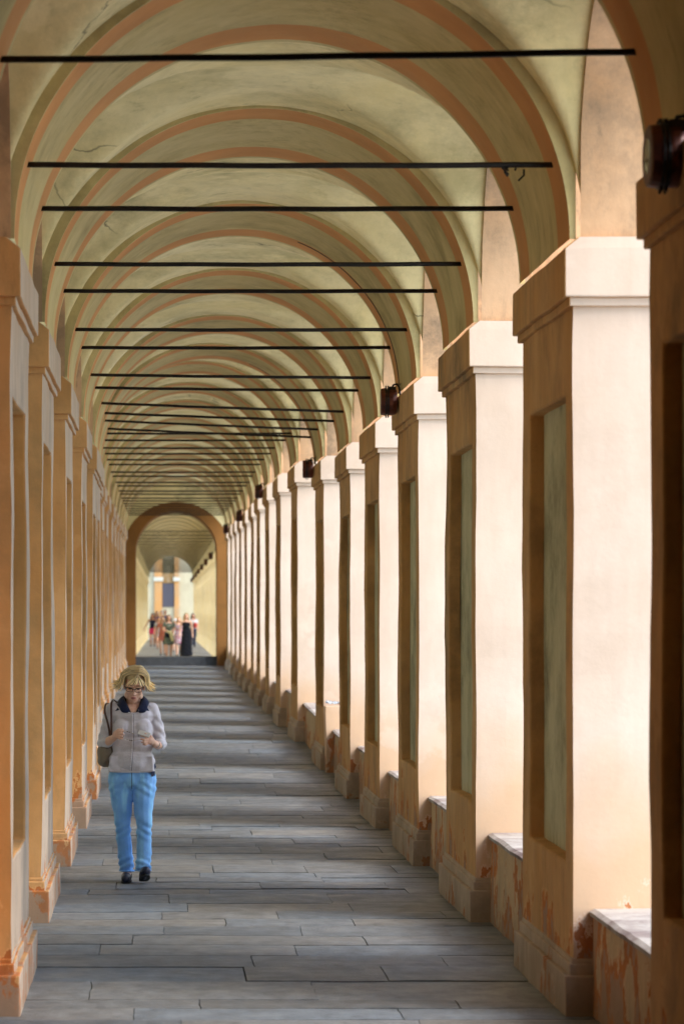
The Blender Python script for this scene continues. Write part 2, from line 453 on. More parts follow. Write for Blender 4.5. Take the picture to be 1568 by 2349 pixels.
# ------------------------------------------------------------------ pier and pilaster meshes
def pier_meshes(sx, T, mats, tag_name, seed):
    m_shaft, m_cap, m_pl, m_ni = mats
    def mir(mb):
        if sx < 0: mb.v = [Vector((-p.x, p.y, p.z)) for p in mb.v]
        return mb
    L_, z0, z1 = LEN, 0.285, 3.75
    na, nb, nz0, nz1, nd = 0.30, LEN - 0.34, 0.80, 3.29, 0.085
    s = MB(); sg = 0.22
    s.patch((0, 0, z0), (T, 0, z0), (T, 0, z1), (0, 0, z1), sg)
    s.patch((T, L_, z0), (0, L_, z0), (0, L_, z1), (T, L_, z1), sg)
    if sx > 0: s.patch((T, 0, z0), (T, L_, z0), (T, L_, z1), (T, 0, z1), sg)
    ys, zs = [0, na, nb, L_], [z0, nz0, nz1, z1]
    def sub(a, b): 
        n = max(1, round((b - a) / sg)); return [a + (b - a) * i / n for i in range(n)]
    Ys = sum([sub(ys[i], ys[i + 1]) for i in range(3)], []) + [L_]
    Zs = sub(z0, nz0) + sub(nz0, nz1) + sub(nz1, z1) + [z1]
    def inner(x, y0, y1, za, zb):
        yy = [t for t in Ys if y0 - 1e-6 <= t <= y1 + 1e-6]; zz = [t for t in Zs if za - 1e-6 <= t <= zb + 1e-6]
        for i in range(len(yy) - 1):
            for j in range(len(zz) - 1):
                q = [s.vert((x, yy[i], zz[j])), s.vert((x, yy[i], zz[j + 1])), s.vert((x, yy[i + 1], zz[j + 1])), s.vert((x, yy[i + 1], zz[j]))]
                s.f.append((q, 0))
    inner(0, 0, na, z0, z1); inner(0, nb, L_, z0, z1); inner(0, na, nb, z0, nz0); inner(0, na, nb, nz1, z1)
    yn_ = [t for t in Ys if na - 1e-6 <= t <= nb + 1e-6]; zn_ = [t for t in Zs if nz0 - 1e-6 <= t <= nz1 + 1e-6]
    for yv in (na, nb):
        for j in range(len(zn_) - 1):
            s.f.append(([s.vert((0, yv, zn_[j])), s.vert((nd, yv, zn_[j])), s.vert((nd, yv, zn_[j + 1])), s.vert((0, yv, zn_[j + 1]))], 0))
    for zv in (nz0, nz1):
        for j in range(len(yn_) - 1):
            s.f.append(([s.vert((0, yn_[j], zv)), s.vert((nd, yn_[j], zv)), s.vert((nd, yn_[j + 1], zv)), s.vert((0, yn_[j + 1], zv))], 0))
    shaft = mir(s).mesh('shaft_' + tag_name, m_shaft, bevel=0.014, wob=0.013, wscale=1.1, smooth=False, seed=seed)
    p = MB(); p.patch((nd - 0.002, na - .01, nz0 - .01), (nd - 0.002, nb + .01, nz0 - .01), (nd - 0.002, nb + .01, nz1 + .01), (nd - 0.002, na - .01, nz1 + .01), sg)
    panel = mir(p).mesh('niche_' + tag_name, m_ni, wob=0.004, seed=seed)
    c = MB(); e, f = 0.028, 0.055
    tx = T if sx > 0 else T - 0.06
    c.frustum((-e, tx + e, -e, L_ + e), (-e, tx + e, -e, L_ + e), 3.745, 3.792, 0.25, top=True)
    c2 = MB()
    c2.frustum((-f, tx + f, -f, L_ + f), (-f, tx + f, -f, L_ + f), 3.790, 4.045, 0.2, top=False)
    c2.frustum((-f, tx + f, -f, L_ + f), (0.02, tx + f, -f + 0.004, L_ + f - 0.004), 4.045, 4.104, 0.2, bottom=False)
    n0 = len(c.v); c.v += c2.v; c.f += [([i + n0 for i in q], m) for q, m in c2.f]
    cap = mir(c).mesh('capital_' + tag_name, m_cap, bevel=0.008, wob=0.007, wscale=1.4, seed=seed + 2)
    b = MB(); bx = tx
    g_ = 0.05
    b.frustum((-g_, bx + g_, -g_, L_ + g_), (-g_, bx + g_, -g_, L_ + g_), -0.7, 0.215, 0.2)
    b2 = MB(); g2 = 0.022
    b2.frustum((-g2, bx + g2, -g2, L_ + g2), (-g2, bx + g2, -g2, L_ + g2), 0.213, 0.275, 0.25, bottom=False)
    b3 = MB(); b3.frustum((-.008, bx + .008, -.008, L_ + .008), (-.008, bx + .008, -.008, L_ + .008), 0.2745, 0.300, 0.25, bottom=False)
    n0 = len(b.v); b.v += b3.v; b.f += [([i_ + n0 for i_ in q], m) for q, m in b3.f]
    n0 = len(b.v); b.v += b2.v; b.f += [([i + n0 for i in q], m) for q, m in b2.f]
    plinth = mir(b).mesh('plinth_' + tag_name, m_pl, bevel=0.009, wob=0.006, wscale=2.0, seed=seed + 4)
    return dict(shaft=shaft, niche_panel=panel, capital=cap, plinth=plinth)

def paint_lit_faces(parts):  # paints daylight as a paler tone on all but the corridor faces
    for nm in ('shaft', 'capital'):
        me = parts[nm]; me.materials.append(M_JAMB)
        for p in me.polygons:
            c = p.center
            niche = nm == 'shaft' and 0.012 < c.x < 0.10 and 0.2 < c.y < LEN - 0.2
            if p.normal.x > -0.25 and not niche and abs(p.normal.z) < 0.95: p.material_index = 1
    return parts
PIER = [paint_lit_faces(pier_meshes(1, THICK, (M_PIER, M_CAP, M_PLINTH, M_NICHE), 'open%d' % k, 3.3 * k)) for k in range(3)]
def fade_or_lit(parts):  # paints daylight as a paler tone on the corridor-side faces
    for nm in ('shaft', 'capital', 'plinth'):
        me = parts[nm]; me.materials.append(M_PIL_LIT)
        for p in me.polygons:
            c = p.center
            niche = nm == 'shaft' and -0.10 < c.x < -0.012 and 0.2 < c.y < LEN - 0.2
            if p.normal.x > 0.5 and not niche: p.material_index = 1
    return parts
PIL = [fade_or_lit(pier_meshes(-1, 0.25, (M_PIER_L, M_PIER_L, M_PIER_L, M_NICHE), 'closed%d' % k, 5.1 + 3.3 * k)) for k in range(3)]
PIER_F = pier_meshes(1, THICK, (M_CREAM, M_CREAM, M_CREAM, M_CREAM), 'far_open', 1.0)
PIL_F = pier_meshes(-1, 0.25, (M_CREAM, M_CREAM, M_CREAM, M_CREAM), 'far_closed', 2.0)

def place_pier(kind, parts, x, n, label, cat, group):
    root = empty(kind, label, cat, (x + dxn(n), yn(n), dzn(n)), group)
    for nm, me in parts.items():
        put(nm, me, root)
    return root

LAMP_AT = {0: 1.2, 3: 1.5, 6: 1.45, 9: 1.45, 12: 1.45, 15: 1.45}
for n in range(0, N_NEAR):
    if n == 0: lab = 'darkest plaster pier cut off by the picture edge, carrying the nearest round floodlight'
    elif n in LAMP_AT: lab = 'plaster pier with a floodlight, %s from the camera in the row beside the openings' % ORD[n + 1]
    else: lab = 'tall plaster pier, %s from the camera in the bright row beside the openings' % ORD[n + 1]
    place_pier('pier', PIER[n % 3], XR, n, lab, 'pier', 'piers along the open side of the arcade')
for n in range(0, N_NEAR):
    lab = '%s orange pilaster from the camera along the closed wall' % ORD[n] if n else 'orange pilaster just outside the picture on the closed wall'
    if n == 0: continue
    place_pier('pilaster', PIL[n % 3], XL, n, lab, 'pilaster', 'pilasters along the closed wall')
for n in range(N_NEAR + 1, N_FAR):
    place_pier('pier', PIER_F, XR, n, 'cream pier in the far stretch of arcade beyond the dark step', 'pier', 'far cream piers beyond the step')
    place_pier('pilaster', PIL_F, XL, n, 'cream pilaster on the far closed wall beyond the dark step', 'pilaster', 'far cream pilasters beyond the step')

# ------------------------------------------------------------------ transverse arches
def arch_mesh(name, mat, rad, length, spr, top=6.25, half=1.72, y0=0.0):
    a = MB(); N = 72
    def arc(t):
        th = math.pi * (1 - t); return Vector((rad * math.cos(th), 0, spr + rad * math.sin(th)))
    a.grid(lambda u, v: arc(u) + Vector((0, y0 + length * v, 0)), N, 10, weld=False)
    for yy in (y0, y0 + length):
        def fn(u, v, yy=yy):
            p = arc(u); dx, dz = p.x, p.z - spr; k = min((half if dx < 0 else 1.495) / max(1e-6, abs(dx)), (top - spr) / max(1e-6, dz)); q = Vector((dx * k, 0, spr + dz * k)); r = p * (1 - v) + q * v; r.y = yy; return r
        a.grid(fn, N, 4, weld=False)
    return a.mesh(name, mat, wob=0.010, wscale=0.8, smooth=True, fix=False)
ARCH = arch_mesh('transverse_arch', M_ARCH, RAD, LEN, SPR)
ARCH_F = arch_mesh('far_transverse_arch', plaster('far_arch_plaster', (0.44, 0.36, 0.18), (0.50, 0.42, 0.23)), RAD, LEN, SPR)
for n in range(0, N_NEAR):
    o = put('transverse_arch', ARCH, None, (XC + dxn(n), yn(n), dzn(n)))
    tag(o, ('nearest cream arch band with two orange stripes, across the very top' if n == 0 else '%s cream arch band with two orange stripes overhead, counting from the camera' % ORD[n + 1]), 'arch', 'striped arches across the vault')
for n in range(N_NEAR + 1, N_FAR):
    o = put('transverse_arch', ARCH_F, None, (XC + dxn(n), yn(n), dzn(n)))
    tag(o, 'plain cream arch band overhead in the far stretch beyond the step', 'arch', 'far arches beyond the step')

# ------------------------------------------------------------------ vault, side arch, closed wall and parapet of every bay
def bay_pieces(n, near=True):
    ya = yn(n) + LEN; L_ = BAY
    x0, x1, z0, z1 = dxn(n), dxn(n + 1), dzn(n), dzn(n + 1)
    off = lambda t: Vector((x0 * (1 - t) + x1 * t, ya + L_ * t, z0 * (1 - t) + z1 * t))
    EX = 2 / 2.5
    a_, b_, r_ = 1.545, 1.482, L_ / 2
    v = MB(); NX, NY = (72, 48) if n < 8 else (40, 24)
    def vf(u, w):
        th, ph = math.pi * (1 - u), math.pi * (1 - w)
        x, y = a_ * math.cos(th), r_ * math.copysign(abs(math.cos(ph)) ** EX, math.cos(ph))
        h1 = b_ * math.sin(th)
        c = r_ + 0.02 + (b_ + 0.02 - r_ - 0.02) * (1 - (x / a_) ** 2)
        h2 = c * max(0, math.sin(ph)) ** EX
        k = 0.010; d = h1 - h2
        h = max(h1, h2) + max(k - abs(d), 0) ** 2 / (4 * k)
        # the crown sags a little towards the groin point
        o = off((y + r_) / L_)
        return o + Vector((XC + x, 0, SPR + h))
    v.grid(vf, NX, NY, weld=False)
    lab = ('%s pale groin vault overhead, counting from the camera' % ORD[n + 1]) if near else 'cream groin vault in the far stretch beyond the step'
    vo = v.build('vault', M_VAULT if near else M_CREAM, wob=0.012, wscale=1.1, smooth=True, fix=False, seed=n)
    tag(vo, lab, 'vault', 'groin vaults along the arcade' if near else 'far groin vaults beyond the step')
    if n < 0: return
    # open-side arch wall
    s = MB(); N = 48
    def arc(t):
        ph = math.pi * (1 - t); return (r_ - 0.022) * math.copysign(abs(math.cos(ph)) ** EX, math.cos(ph)), r_ * max(0, math.sin(ph)) ** EX
    def intr(u, w):
        y, h = arc(u); return off((y + r_) / L_) + Vector((XR + 0.035 + (THICK - 0.035) * w, 0, SPR + h))
    s.grid(intr, N, 5, weld=False)
    for xx in (0.05, THICK):
        def fc(u, w, xx=xx):
            y, h = arc(u); o = off((y + r_) / L_); return Vector((o.x + XR + xx, o.y, (o.z + SPR + h) * (1 - w) + (6.3 + o.z) * w))
        s.grid(fc, N, 3, weld=False)
    so = s.build('side_arch', M_SIDE if near else M_CREAM, wob=0.010, wscale=0.9, smooth=True, fix=False, seed=n)
    tag(so, ('%s open side arch from the camera, its orange underside catching daylight' % ORD[n + 1]) if near else 'open side arch in the far stretch beyond the step', 'arch', 'open side arches' if near else 'far open side arches')
    # closed wall with a shallow blind arch
    if True:
        w_ = empty('bay_wall', ('%s recessed wall bay from the camera between orange pilasters' % ORD[max(n, 1)]) if near else 'cream recessed wall bay in the far stretch beyond the step', 'wall', off(0), 'recessed wall bays')
        q = MB(); base = off(0)
        q.grid(lambda u, t: off(u) - base + Vector((XL - WREC, 0, -0.7 * (1 - t) + 6.3 * t)), 4, 12)
        if not (near and n == 15):
            q.build('wall', M_WALL if near else M_CREAM, w_, wob=0.006, seed=n)
        p = MB()
        p.grid(lambda u, w: off((arc(u)[0] + r_) / L_) - base + Vector((XL - WREC * w, 0, SPR + arc(u)[1])), N, 2, weld=False)
        def fl(u, w):
            y, h = arc(u); o = off((y + r_) / L_) - base; return Vector((o.x + XL, o.y, (o.z + SPR + h) * (1 - w) + (6.3 + o.z) * w))
        p.grid(fl, N, 3, weld=False)
        p.build('blind_arch', M_SIDE if near else M_CREAM, w_, wob=0.006, smooth=True, fix=False, seed=n)
    # parapet
    if near:
        pr = empty('parapet', ('%s low parapet wall from the camera between the open-side piers' % ORD[n + 1]), 'parapet', off(0), 'low parapets between the piers')
        hgt = (0.56, 0.60, 0.58, 0.57, 0.60, 0.55)[n % 6]
        b = MB(); base = off(0)
        def corner(u, x, z): return off(u) - base + Vector((XR + x, 0, z))
        xi, xo = 0.105, THICK - 0.1
        b.grid(lambda u, t: corner(u, xi - 0.03 * (1 - t), -0.7 + (0.7 + hgt - 0.035) * t), 10, 8)
        b.grid(lambda u, t: corner(u, xo, -0.7 + (0.7 + hgt - 0.035) * t), 10, 4)
        b.grid(lambda u, t: corner(u, xi + (xo - xi) * t, hgt - 0.035), 10, 3)
        b.build('wall', M_PARAPET, pr, wob=0.016, wscale=2.2, bevel=0.01, seed=n * 3.1)
        c = MB()
        def ring(u, k):
            pts = [(xi - 0.022, hgt - 0.034), (xi - 0.028, hgt - 0.008), (xi + 0.0, hgt + 0.006), (xo, hgt + 0.012), (xo + 0.03, hgt - 0.034)]
            return corner(u, *pts[k])
        c.grid(lambda u, t: ring(u, round(t * 4)), 16, 4, weld=False)
        c.build('coping', M_COPING, pr, wob=0.007, wscale=3.0, seed=n * 1.7)

for n in range(0, N_NEAR): bay_pieces(n)
for n in range(N_NEAR, N_FAR - 1): bay_pieces(n, near=False)

# roof slabs that keep the daylight out of the vault, and the unseen arcade behind the camera, its openings walled up to shade the near bays
rf = MB()
def roof_strip(na, nb):
    y0, y1 = yn(na), yn(nb) + LEN
    rf.grid(lambda u, v: (XL - 0.6 + (XR + THICK + 1.0 - XL) * u + lerp_n(dxn, y0 + (y1 - y0) * v), y0 + (y1 - y0) * v, 6.22 + (lerp_n(dzn, y0 + (y1 - y0) * v))), 3, 90)
roof_strip(-4, N_NEAR); roof_strip(N_NEAR, N_FAR)
rb = MB()
tag(rf.build('roof', simple('roof_tiles', (0.35, 0.16, 0.09), 0.9)), kind='structure')
for n in range(-4, 0):
    y = yn(n)
    rb.box(XR, XR + THICK, y, y + LEN, -0.5, SPR, 1)
    rb.box(XR + 0.12, XR + THICK - .1, y + LEN, y + PITCH, -0.5, 5.6, 1)  # added infill walls, close the openings to darken the near bays
    rb.grid(lambda u, v: (XR + THICK * v, y + LEN + BAY / 2 - BAY / 2 * math.cos(math.pi * u), SPR + BAY / 2 * math.sin(math.pi * u)), 24, 1)
    rb.grid(lambda u, v: (XR, y + LEN + BAY / 2 - BAY / 2 * math.cos(math.pi * u), (SPR + BAY / 2 * math.sin(math.pi * u)) * (1 - v) + 6.2 * v), 24, 1)
rb.grid(lambda u, v: (XC - 1.5 * math.cos(math.pi * u), yn(-4) + (yn(0) - yn(-4)) * v, SPR + 1.48 * math.sin(math.pi * u)), 40, 4)
rb.patch((XL - .05, yn(-4), -.5), (XL - .05, yn(1), -.5), (XL - .05, yn(1), 6.2), (XL - .05, yn(-4), 6.2), 4)
rb.patch((XL - .05, yn(-4), -.5), (XR + .5, yn(-4), -.5), (XR + .5, yn(-4), 6.2), (XL - .05, yn(-4), 6.2), 4)  # added end wall, shuts out glare from behind
tag(rb.build('light_blocker_behind', M_PIER_L), kind='structure')

# ------------------------------------------------------------------ iron tie rods
TILT = {4: -.03, 5: -.10, 6: -.12}
RODZ = 4.525
def rod(n, yo, label, group, knot=None, rad=0.0155):
    z = RODZ + dzn(n)
    hw = math.sqrt(RAD ** 2 - (RODZ - SPR) ** 2)
    t = TILT.get(n, 0.0) if n else 0.035
    r = MB(); x0, x1 = -hw - 0.03, hw + 0.03
    ph = random.uniform(0, 6)
    pts = [(x0 + (x1 - x0) * i / 24, 0.001 * math.sin(i * 1.3 + ph), t * (i / 24 - 0.5) - 0.004 * math.sin(math.pi * i / 24) + 0.0012 * math.sin(i * .9 + ph)) for i in range(25)]
    r.tube(pts, rad, 8)
    root = r.build('tie_rod', M_IRON, None, (XC + dxn(n), yn(n) + yo, z + (0.035 if n == 0 else 0)), smooth=True)
    tag(root, label, 'tie rod', group)
    if knot:
        k = MB(); rr = random.Random(n)
        for i in range(5):
            a = Vector((knot + rr.uniform(-.06, .06), rr.uniform(-.02, .02), rr.uniform(-.03, .02)))
            k.tube([a, a + Vector((rr.uniform(-.04, .04), rr.uniform(-.03, .03), rr.uniform(-.05, .01))), a + Vector((rr.uniform(-.05, .05), rr.uniform(-.03, .03), rr.uniform(-.06, -.02)))], 0.006, 5)
        k.build('wire_knot', M_IRON, root)
cnt = 0
for n in range(0, N_NEAR):
    for yo in (0.24, LEN - 0.24):
        if n == 0 and yo < 1: continue
        cnt += 1
        if cnt == 1: lab = 'nearest black iron tie rod, crossing above everything else in the vault'
        elif cnt <= 20: lab = '%s black iron tie rod from the camera, spanning the vault' % ORD[cnt]
        else: lab = 'distant thin black tie rod spanning the vault just before the ochre portal'
        rod(n, yo, lab, 'iron tie rods spanning the vault' if cnt <= 20 else 'distant tie rods before the portal', {1: 1.2}.get(n) if yo < 1 else None)
for n in range(N_NEAR + 1, N_FAR):
    for yo in (0.24, LEN - 0.24):
        rod(n, yo, 'thin tie rod in the far vault beyond the ochre portal', 'far tie rods beyond the portal', rad=0.010)

# ------------------------------------------------------------------ round floodlights
def lamp_meshes():
    b = MB()
    b.lathe([(-0.145, 0.108), (-0.140, 0.118), (-0.105, 0.122), (-0.100, 0.116), (-0.095, 0.116)], (0, 0, 0))
    b.lathe([(-0.094, 0.114), (-0.06, 0.121), (-0.035, 0.121), (-0.008, 0.112), (0.0, 0.09)], (0, 0, 0))
    body = b.mesh('housing', M_RUST, smooth=False)
    r = MB()
    for x in (-0.098, -0.078):
        r.lathe([(x - .006, 0.120), (x - .006, 0.127), (x + .006, 0.127), (x + .006, 0.120)], (0, 0, 0))
        for a in (90, 75, 105, 270, 255):
            r.tube([(x, 0.12 * math.cos(R(a)), 0.12 * math.sin(R(a))), (x, 0.143 * math.cos(R(a)), 0.143 * math.sin(R(a)))], 0.006, 6)
    ring = r.mesh('clamp_ring', M_LAMPBLACK)
    f = MB()
    for k in range(7):
        y = -0.06 + 0.02 * k
        f.box(-0.07, -0.01, y - .003, y + .003, 0.09, 0.132, 1)
    fins = f.mesh('cooling_fins', M_LAMPBLACK)
    g_ = MB(); g_.lathe([(-0.147, 0.0001), (-0.1455, 0.06), (-0.142, 0.104), (-0.135, 0.106)], (0, 0, 0))
    glass = g_.mesh('lens', M_GLASS, smooth=True)
    br = MB()
    br.tube([(-0.045, 0, 0.12), (-0.03, 0, 0.15), (0.0, 0, 0.155), (0.02, 0, 0.13), (0.03, 0, 0.05)], 0.009, 6)
    bracket = br.mesh('bracket', M_LAMPBLACK)
    return body, ring, fins, glass, bracket
LM = lamp_meshes()
def lamp(n, yo, label, group, cable=True):
    cable = cable and n in (0, 3, 6)
    x = XR - 0.055 + dxn(n) - 0.012
    root = empty('floodlight', label, 'floodlight', (x, yn(n) + yo, 4.0 + dzn(n)), group)
    root.rotation_euler = (0, 0, R(1 if n == 0 else -2)); root.location.x += 0.045 if n == 0 else 0
    if n == 0: root.scale = (1.08, 1.08, 1.08)
    h = put('housing', LM[0], root); put('clamp_ring', LM[1], h)
    put('cooling_fins', LM[2], h); put('lens', LM[3], root); put('bracket', LM[4], root)
    if cable:
        c = MB(); pts = [(0.0, 0.0, 0.15), (0.03, 0.05, 0.16), (0.045, 0.12, 0.17)]
        y = 0.2
        for i in range(26):
            th = R(2 + 66 * i / 25)
            pts.append((XC + dxn(n) + (RAD - 0.012) * math.cos(th) - x, y + 0.05 * math.sin(i * .5) * 0.2, SPR + (RAD - 0.012) * math.sin(th) - 4.0))
        c.tube(pts, 0.0045, 6)
        co = c.build('cable', M_CABLE, root); co.rotation_euler = (0, 0, -root.rotation_euler.z)
for n, yo in LAMP_AT.items():
    k = ORD[1 + n // 3]
    lamp(n, yo, 'nearest round rusty floodlight, cut by the picture edge' if n == 0 else '%s rusty drum floodlight from the camera on a pier capital' % k, 'floodlights on the pier capitals')
for n in range(18, N_FAR, 3):
    lamp(n, 1.2, 'small dark floodlight on a far capital beyond the ochre portal', 'far floodlights beyond the portal', cable=False)

# ------------------------------------------------------------------ ochre portal arch and the dark step
pn = N_NEAR
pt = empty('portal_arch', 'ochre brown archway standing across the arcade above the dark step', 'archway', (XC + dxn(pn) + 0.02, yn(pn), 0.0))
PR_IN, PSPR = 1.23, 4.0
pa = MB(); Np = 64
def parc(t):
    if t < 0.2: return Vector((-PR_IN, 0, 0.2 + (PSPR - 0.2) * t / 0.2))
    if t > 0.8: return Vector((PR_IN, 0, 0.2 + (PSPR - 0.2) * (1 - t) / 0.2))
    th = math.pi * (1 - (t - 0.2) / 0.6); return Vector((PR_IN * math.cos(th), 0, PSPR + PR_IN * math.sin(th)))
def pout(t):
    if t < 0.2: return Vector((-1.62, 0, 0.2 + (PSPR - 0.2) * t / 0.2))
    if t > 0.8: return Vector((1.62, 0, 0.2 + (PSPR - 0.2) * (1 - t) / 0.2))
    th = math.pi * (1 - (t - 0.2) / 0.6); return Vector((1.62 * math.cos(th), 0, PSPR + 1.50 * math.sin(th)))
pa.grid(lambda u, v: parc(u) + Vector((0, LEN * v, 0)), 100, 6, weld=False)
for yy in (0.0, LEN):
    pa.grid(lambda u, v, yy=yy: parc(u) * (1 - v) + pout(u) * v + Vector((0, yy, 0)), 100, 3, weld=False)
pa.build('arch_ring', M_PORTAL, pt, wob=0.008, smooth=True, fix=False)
sp_ = MB()
for yy in (0.01, LEN - 0.01):
    sp_.grid(lambda u, v, yy=yy: Vector((pout(u).x * (1 if v == 0 else 1.02), yy, pout(u).z * (1 - v) + 6.9 * v)), 100, 2, weld=False)
sp_.build('spandrel', M_VAULT, pt, fix=False)
st = MB(); st.box(XL - 0.25 + dxn(17), XR + 0.2 + dxn(17), Y_STEP, Y_STEP + 1.0, 0.0, 0.815, 0.4)
so = st.build('step', M_STEP, None, bevel=0.012, wob=0.008)
ca = so.data.color_attributes.new('tint', 'FLOAT_COLOR', 'CORNER')
for d in ca.data: d.color = (1, 1, 1, 1)
tag(so, 'dark stone step across the arcade floor under the ochre archway', 'step')

# ------------------------------------------------------------------ far end: last archway and the facade beyond
ea = put('end_arch', arch_mesh('end_arch', plaster('olive_end_plaster', (0.30, 0.25, 0.13), (0.34, 0.29, 0.16)), 1.40, 1.0, 4.35 + 0.1), None, (XC + 0.03, yn(N_FAR), 0.1))
tag(ea, 'small dark olive archway closing the far end of the arcade', 'archway')
YE = yn(N_FAR) + 26
fc = empty('facade', 'sunlit facade with a dark tall window and orange pilasters seen at the far end', 'building', (XC - 0.3, YE, 0))
w = MB(); w.patch((-14, 0, -0.6), (14, 0, -0.6), (14, 0, 12), (-14, 0, 12), 2)
w.build('wall', plaster('facade_cream', (0.40, 0.335, 0.215), (0.43, 0.36, 0.24)), fc)
M_ORANGE = plaster('facade_orange', (0.40, 0.185, 0.055), (0.43, 0.21, 0.07))
M_FSTONE = plaster('facade_stone', (0.44, 0.42, 0.34), (0.46, 0.44, 0.37))
for xa, xb in ((-0.83, -0.25), (0.66, 1.0)):
    o_ = MB(); o_.box(xa, xb, -0.18, 0.05, -0.5, 9, 0.6); p_ = o_.build('pilaster', M_ORANGE, fc, bevel=0.02)
    k_ = MB(); k_.box(xa - .08, xb + .08, -0.26, 0.0, 4.55, 4.85, 0.6); k_.build('capital', M_FSTONE, p_, bevel=0.02)
o_ = MB(); o_.box(-0.25, 0.66, -0.10, 0.02, 4.40, 5.15, 0.6); o_.build('lintel', plaster('facade_lintel', (0.17, 0.085, 0.02), (0.20, 0.10, 0.03)), fc, bevel=0.02)
o_ = MB(); o_.box(-0.24, 0.65, -0.14, 0.02, 5.152, 6.6, 0.6); o_.build('upper_panel', plaster('facade_dark_panel', (0.05, 0.038, 0.012), (0.06, 0.045, 0.015)), fc, bevel=0.02)  # dark olive-brown panel in place of the ceiling past the end arch
wf = MB(); wf.box(-0.245, 0.655, -0.06, 0.02, 2.62, 4.40, 0.6); wo = wf.build('window', simple('dark_window_frame', (0.055, 0.042, 0.045), 0.6), fc, bevel=0.01)
for xa, xb in ((-0.20, 0.19), (0.22, 0.61)):
    q = MB(); q.box(xa, xb, -0.075, -0.055, 2.68, 4.34, 0.6); q.build('shutter', simple('dark_shutter', (0.042, 0.034, 0.045), 0.5), wo)

# ------------------------------------------------------------------ people
def remesh(mb, name, mats, voxel, smooth=4, disp=None, cut=None):
    """fuse overlapping rounded solids into one continuous skin"""
    me = mb.mesh(name + '_raw', mats, fix=True)
    o = bpy.data.objects.new(name + '_tmp', me); C.objects.link(o)
    m = o.modifiers.new('r', 'REMESH'); m.mode = 'VOXEL'; m.voxel_size = voxel; m.use_smooth_shade = True
    if smooth:
        sm = o.modifiers.new('s', 'SMOOTH'); sm.iterations = smooth; sm.factor = 0.5
    dg = bpy.context.evaluated_depsgraph_get()
    out = bpy.data.meshes.new_from_object(o.evaluated_get(dg))
    bpy.data.objects.remove(o); bpy.data.meshes.remove(me)
    out.name = name
    if disp:
        ns = [v.normal.copy() for v in out.vertices]
        for v, nn in zip(out.vertices, ns): v.co += nn * disp(v.co)
    if cut:
        bm = bmesh.new(); bm.from_mesh(out)
        bmesh.ops.delete(bm, geom=[f for f in bm.faces if cut(f.calc_center_median())], context='FACES')
        bm.to_mesh(out); bm.free()
    out.materials.clear()
    for mm in (mats if isinstance(mats, (list, tuple)) else [mats]): out.materials.append(mm)
    for p in out.polygons: p.use_smooth = True
    return out

def ell(mb, c, r, rot=None, n=16, m=10):
    c = Vector(c); r = Vector(r) if isinstance(r, (tuple, list)) else Vector((r, r, r))
    M = Matrix.Rotation(rot[0], 3, rot[1]) if rot else Matrix.Identity(3)
    ids = []
    for j in range(1, m):
        ph = math.pi * j / m
        ids.append([mb.vert(c + M @ Vector((r.x * math.sin(ph) * math.cos(2 * math.pi * i / n), r.y * math.sin(ph) * math.sin(2 * math.pi * i / n), r.z * math.cos(ph))), False) for i in range(n)])
    t = mb.vert(c + M @ Vector((0, 0, r.z)), False); b = mb.vert(c - M @ Vector((0, 0, r.z)), False)
    for i in range(n):
        k = (i + 1) % n
        mb.f.append(([t, ids[0][i], ids[0][k]], 0)); mb.f.append(([b, ids[-1][k], ids[-1][i]], 0))
        for j in range(len(ids) - 1):
            mb.f.append(([ids[j][i], ids[j + 1][i], ids[j + 1][k], ids[j][k]], 0))

def limb(mb, pts, n=12):
    """chain of (x, y, z, radius): tapered bones with ball joints"""
    for i, p in enumerate(pts):
        ell(mb, p[:3], p[3], n=n, m=8)
        if i:
            q = pts[i - 1]
            mb.tube([q[:3], p[:3]], [q[3], p[3]], n)

def spline(pts, k=4):
    """Catmull-Rom through control tuples of any width"""
    out = []
    P = [pts[0]] + list(pts) + [pts[-1]]
    for i in range(1, len(P) - 2):
        for j in range(k):
            t = j / k
            out.append(tuple(0.5 * (2 * b + (c - a) * t + (2 * a - 5 * b + 4 * c - d) * t * t + (3 * b - a - 3 * c + d) * t ** 3) for a, b, c, d in zip(P[i - 1], P[i], P[i + 1], P[i + 2])))
    out.append(tuple(pts[-1])); return out

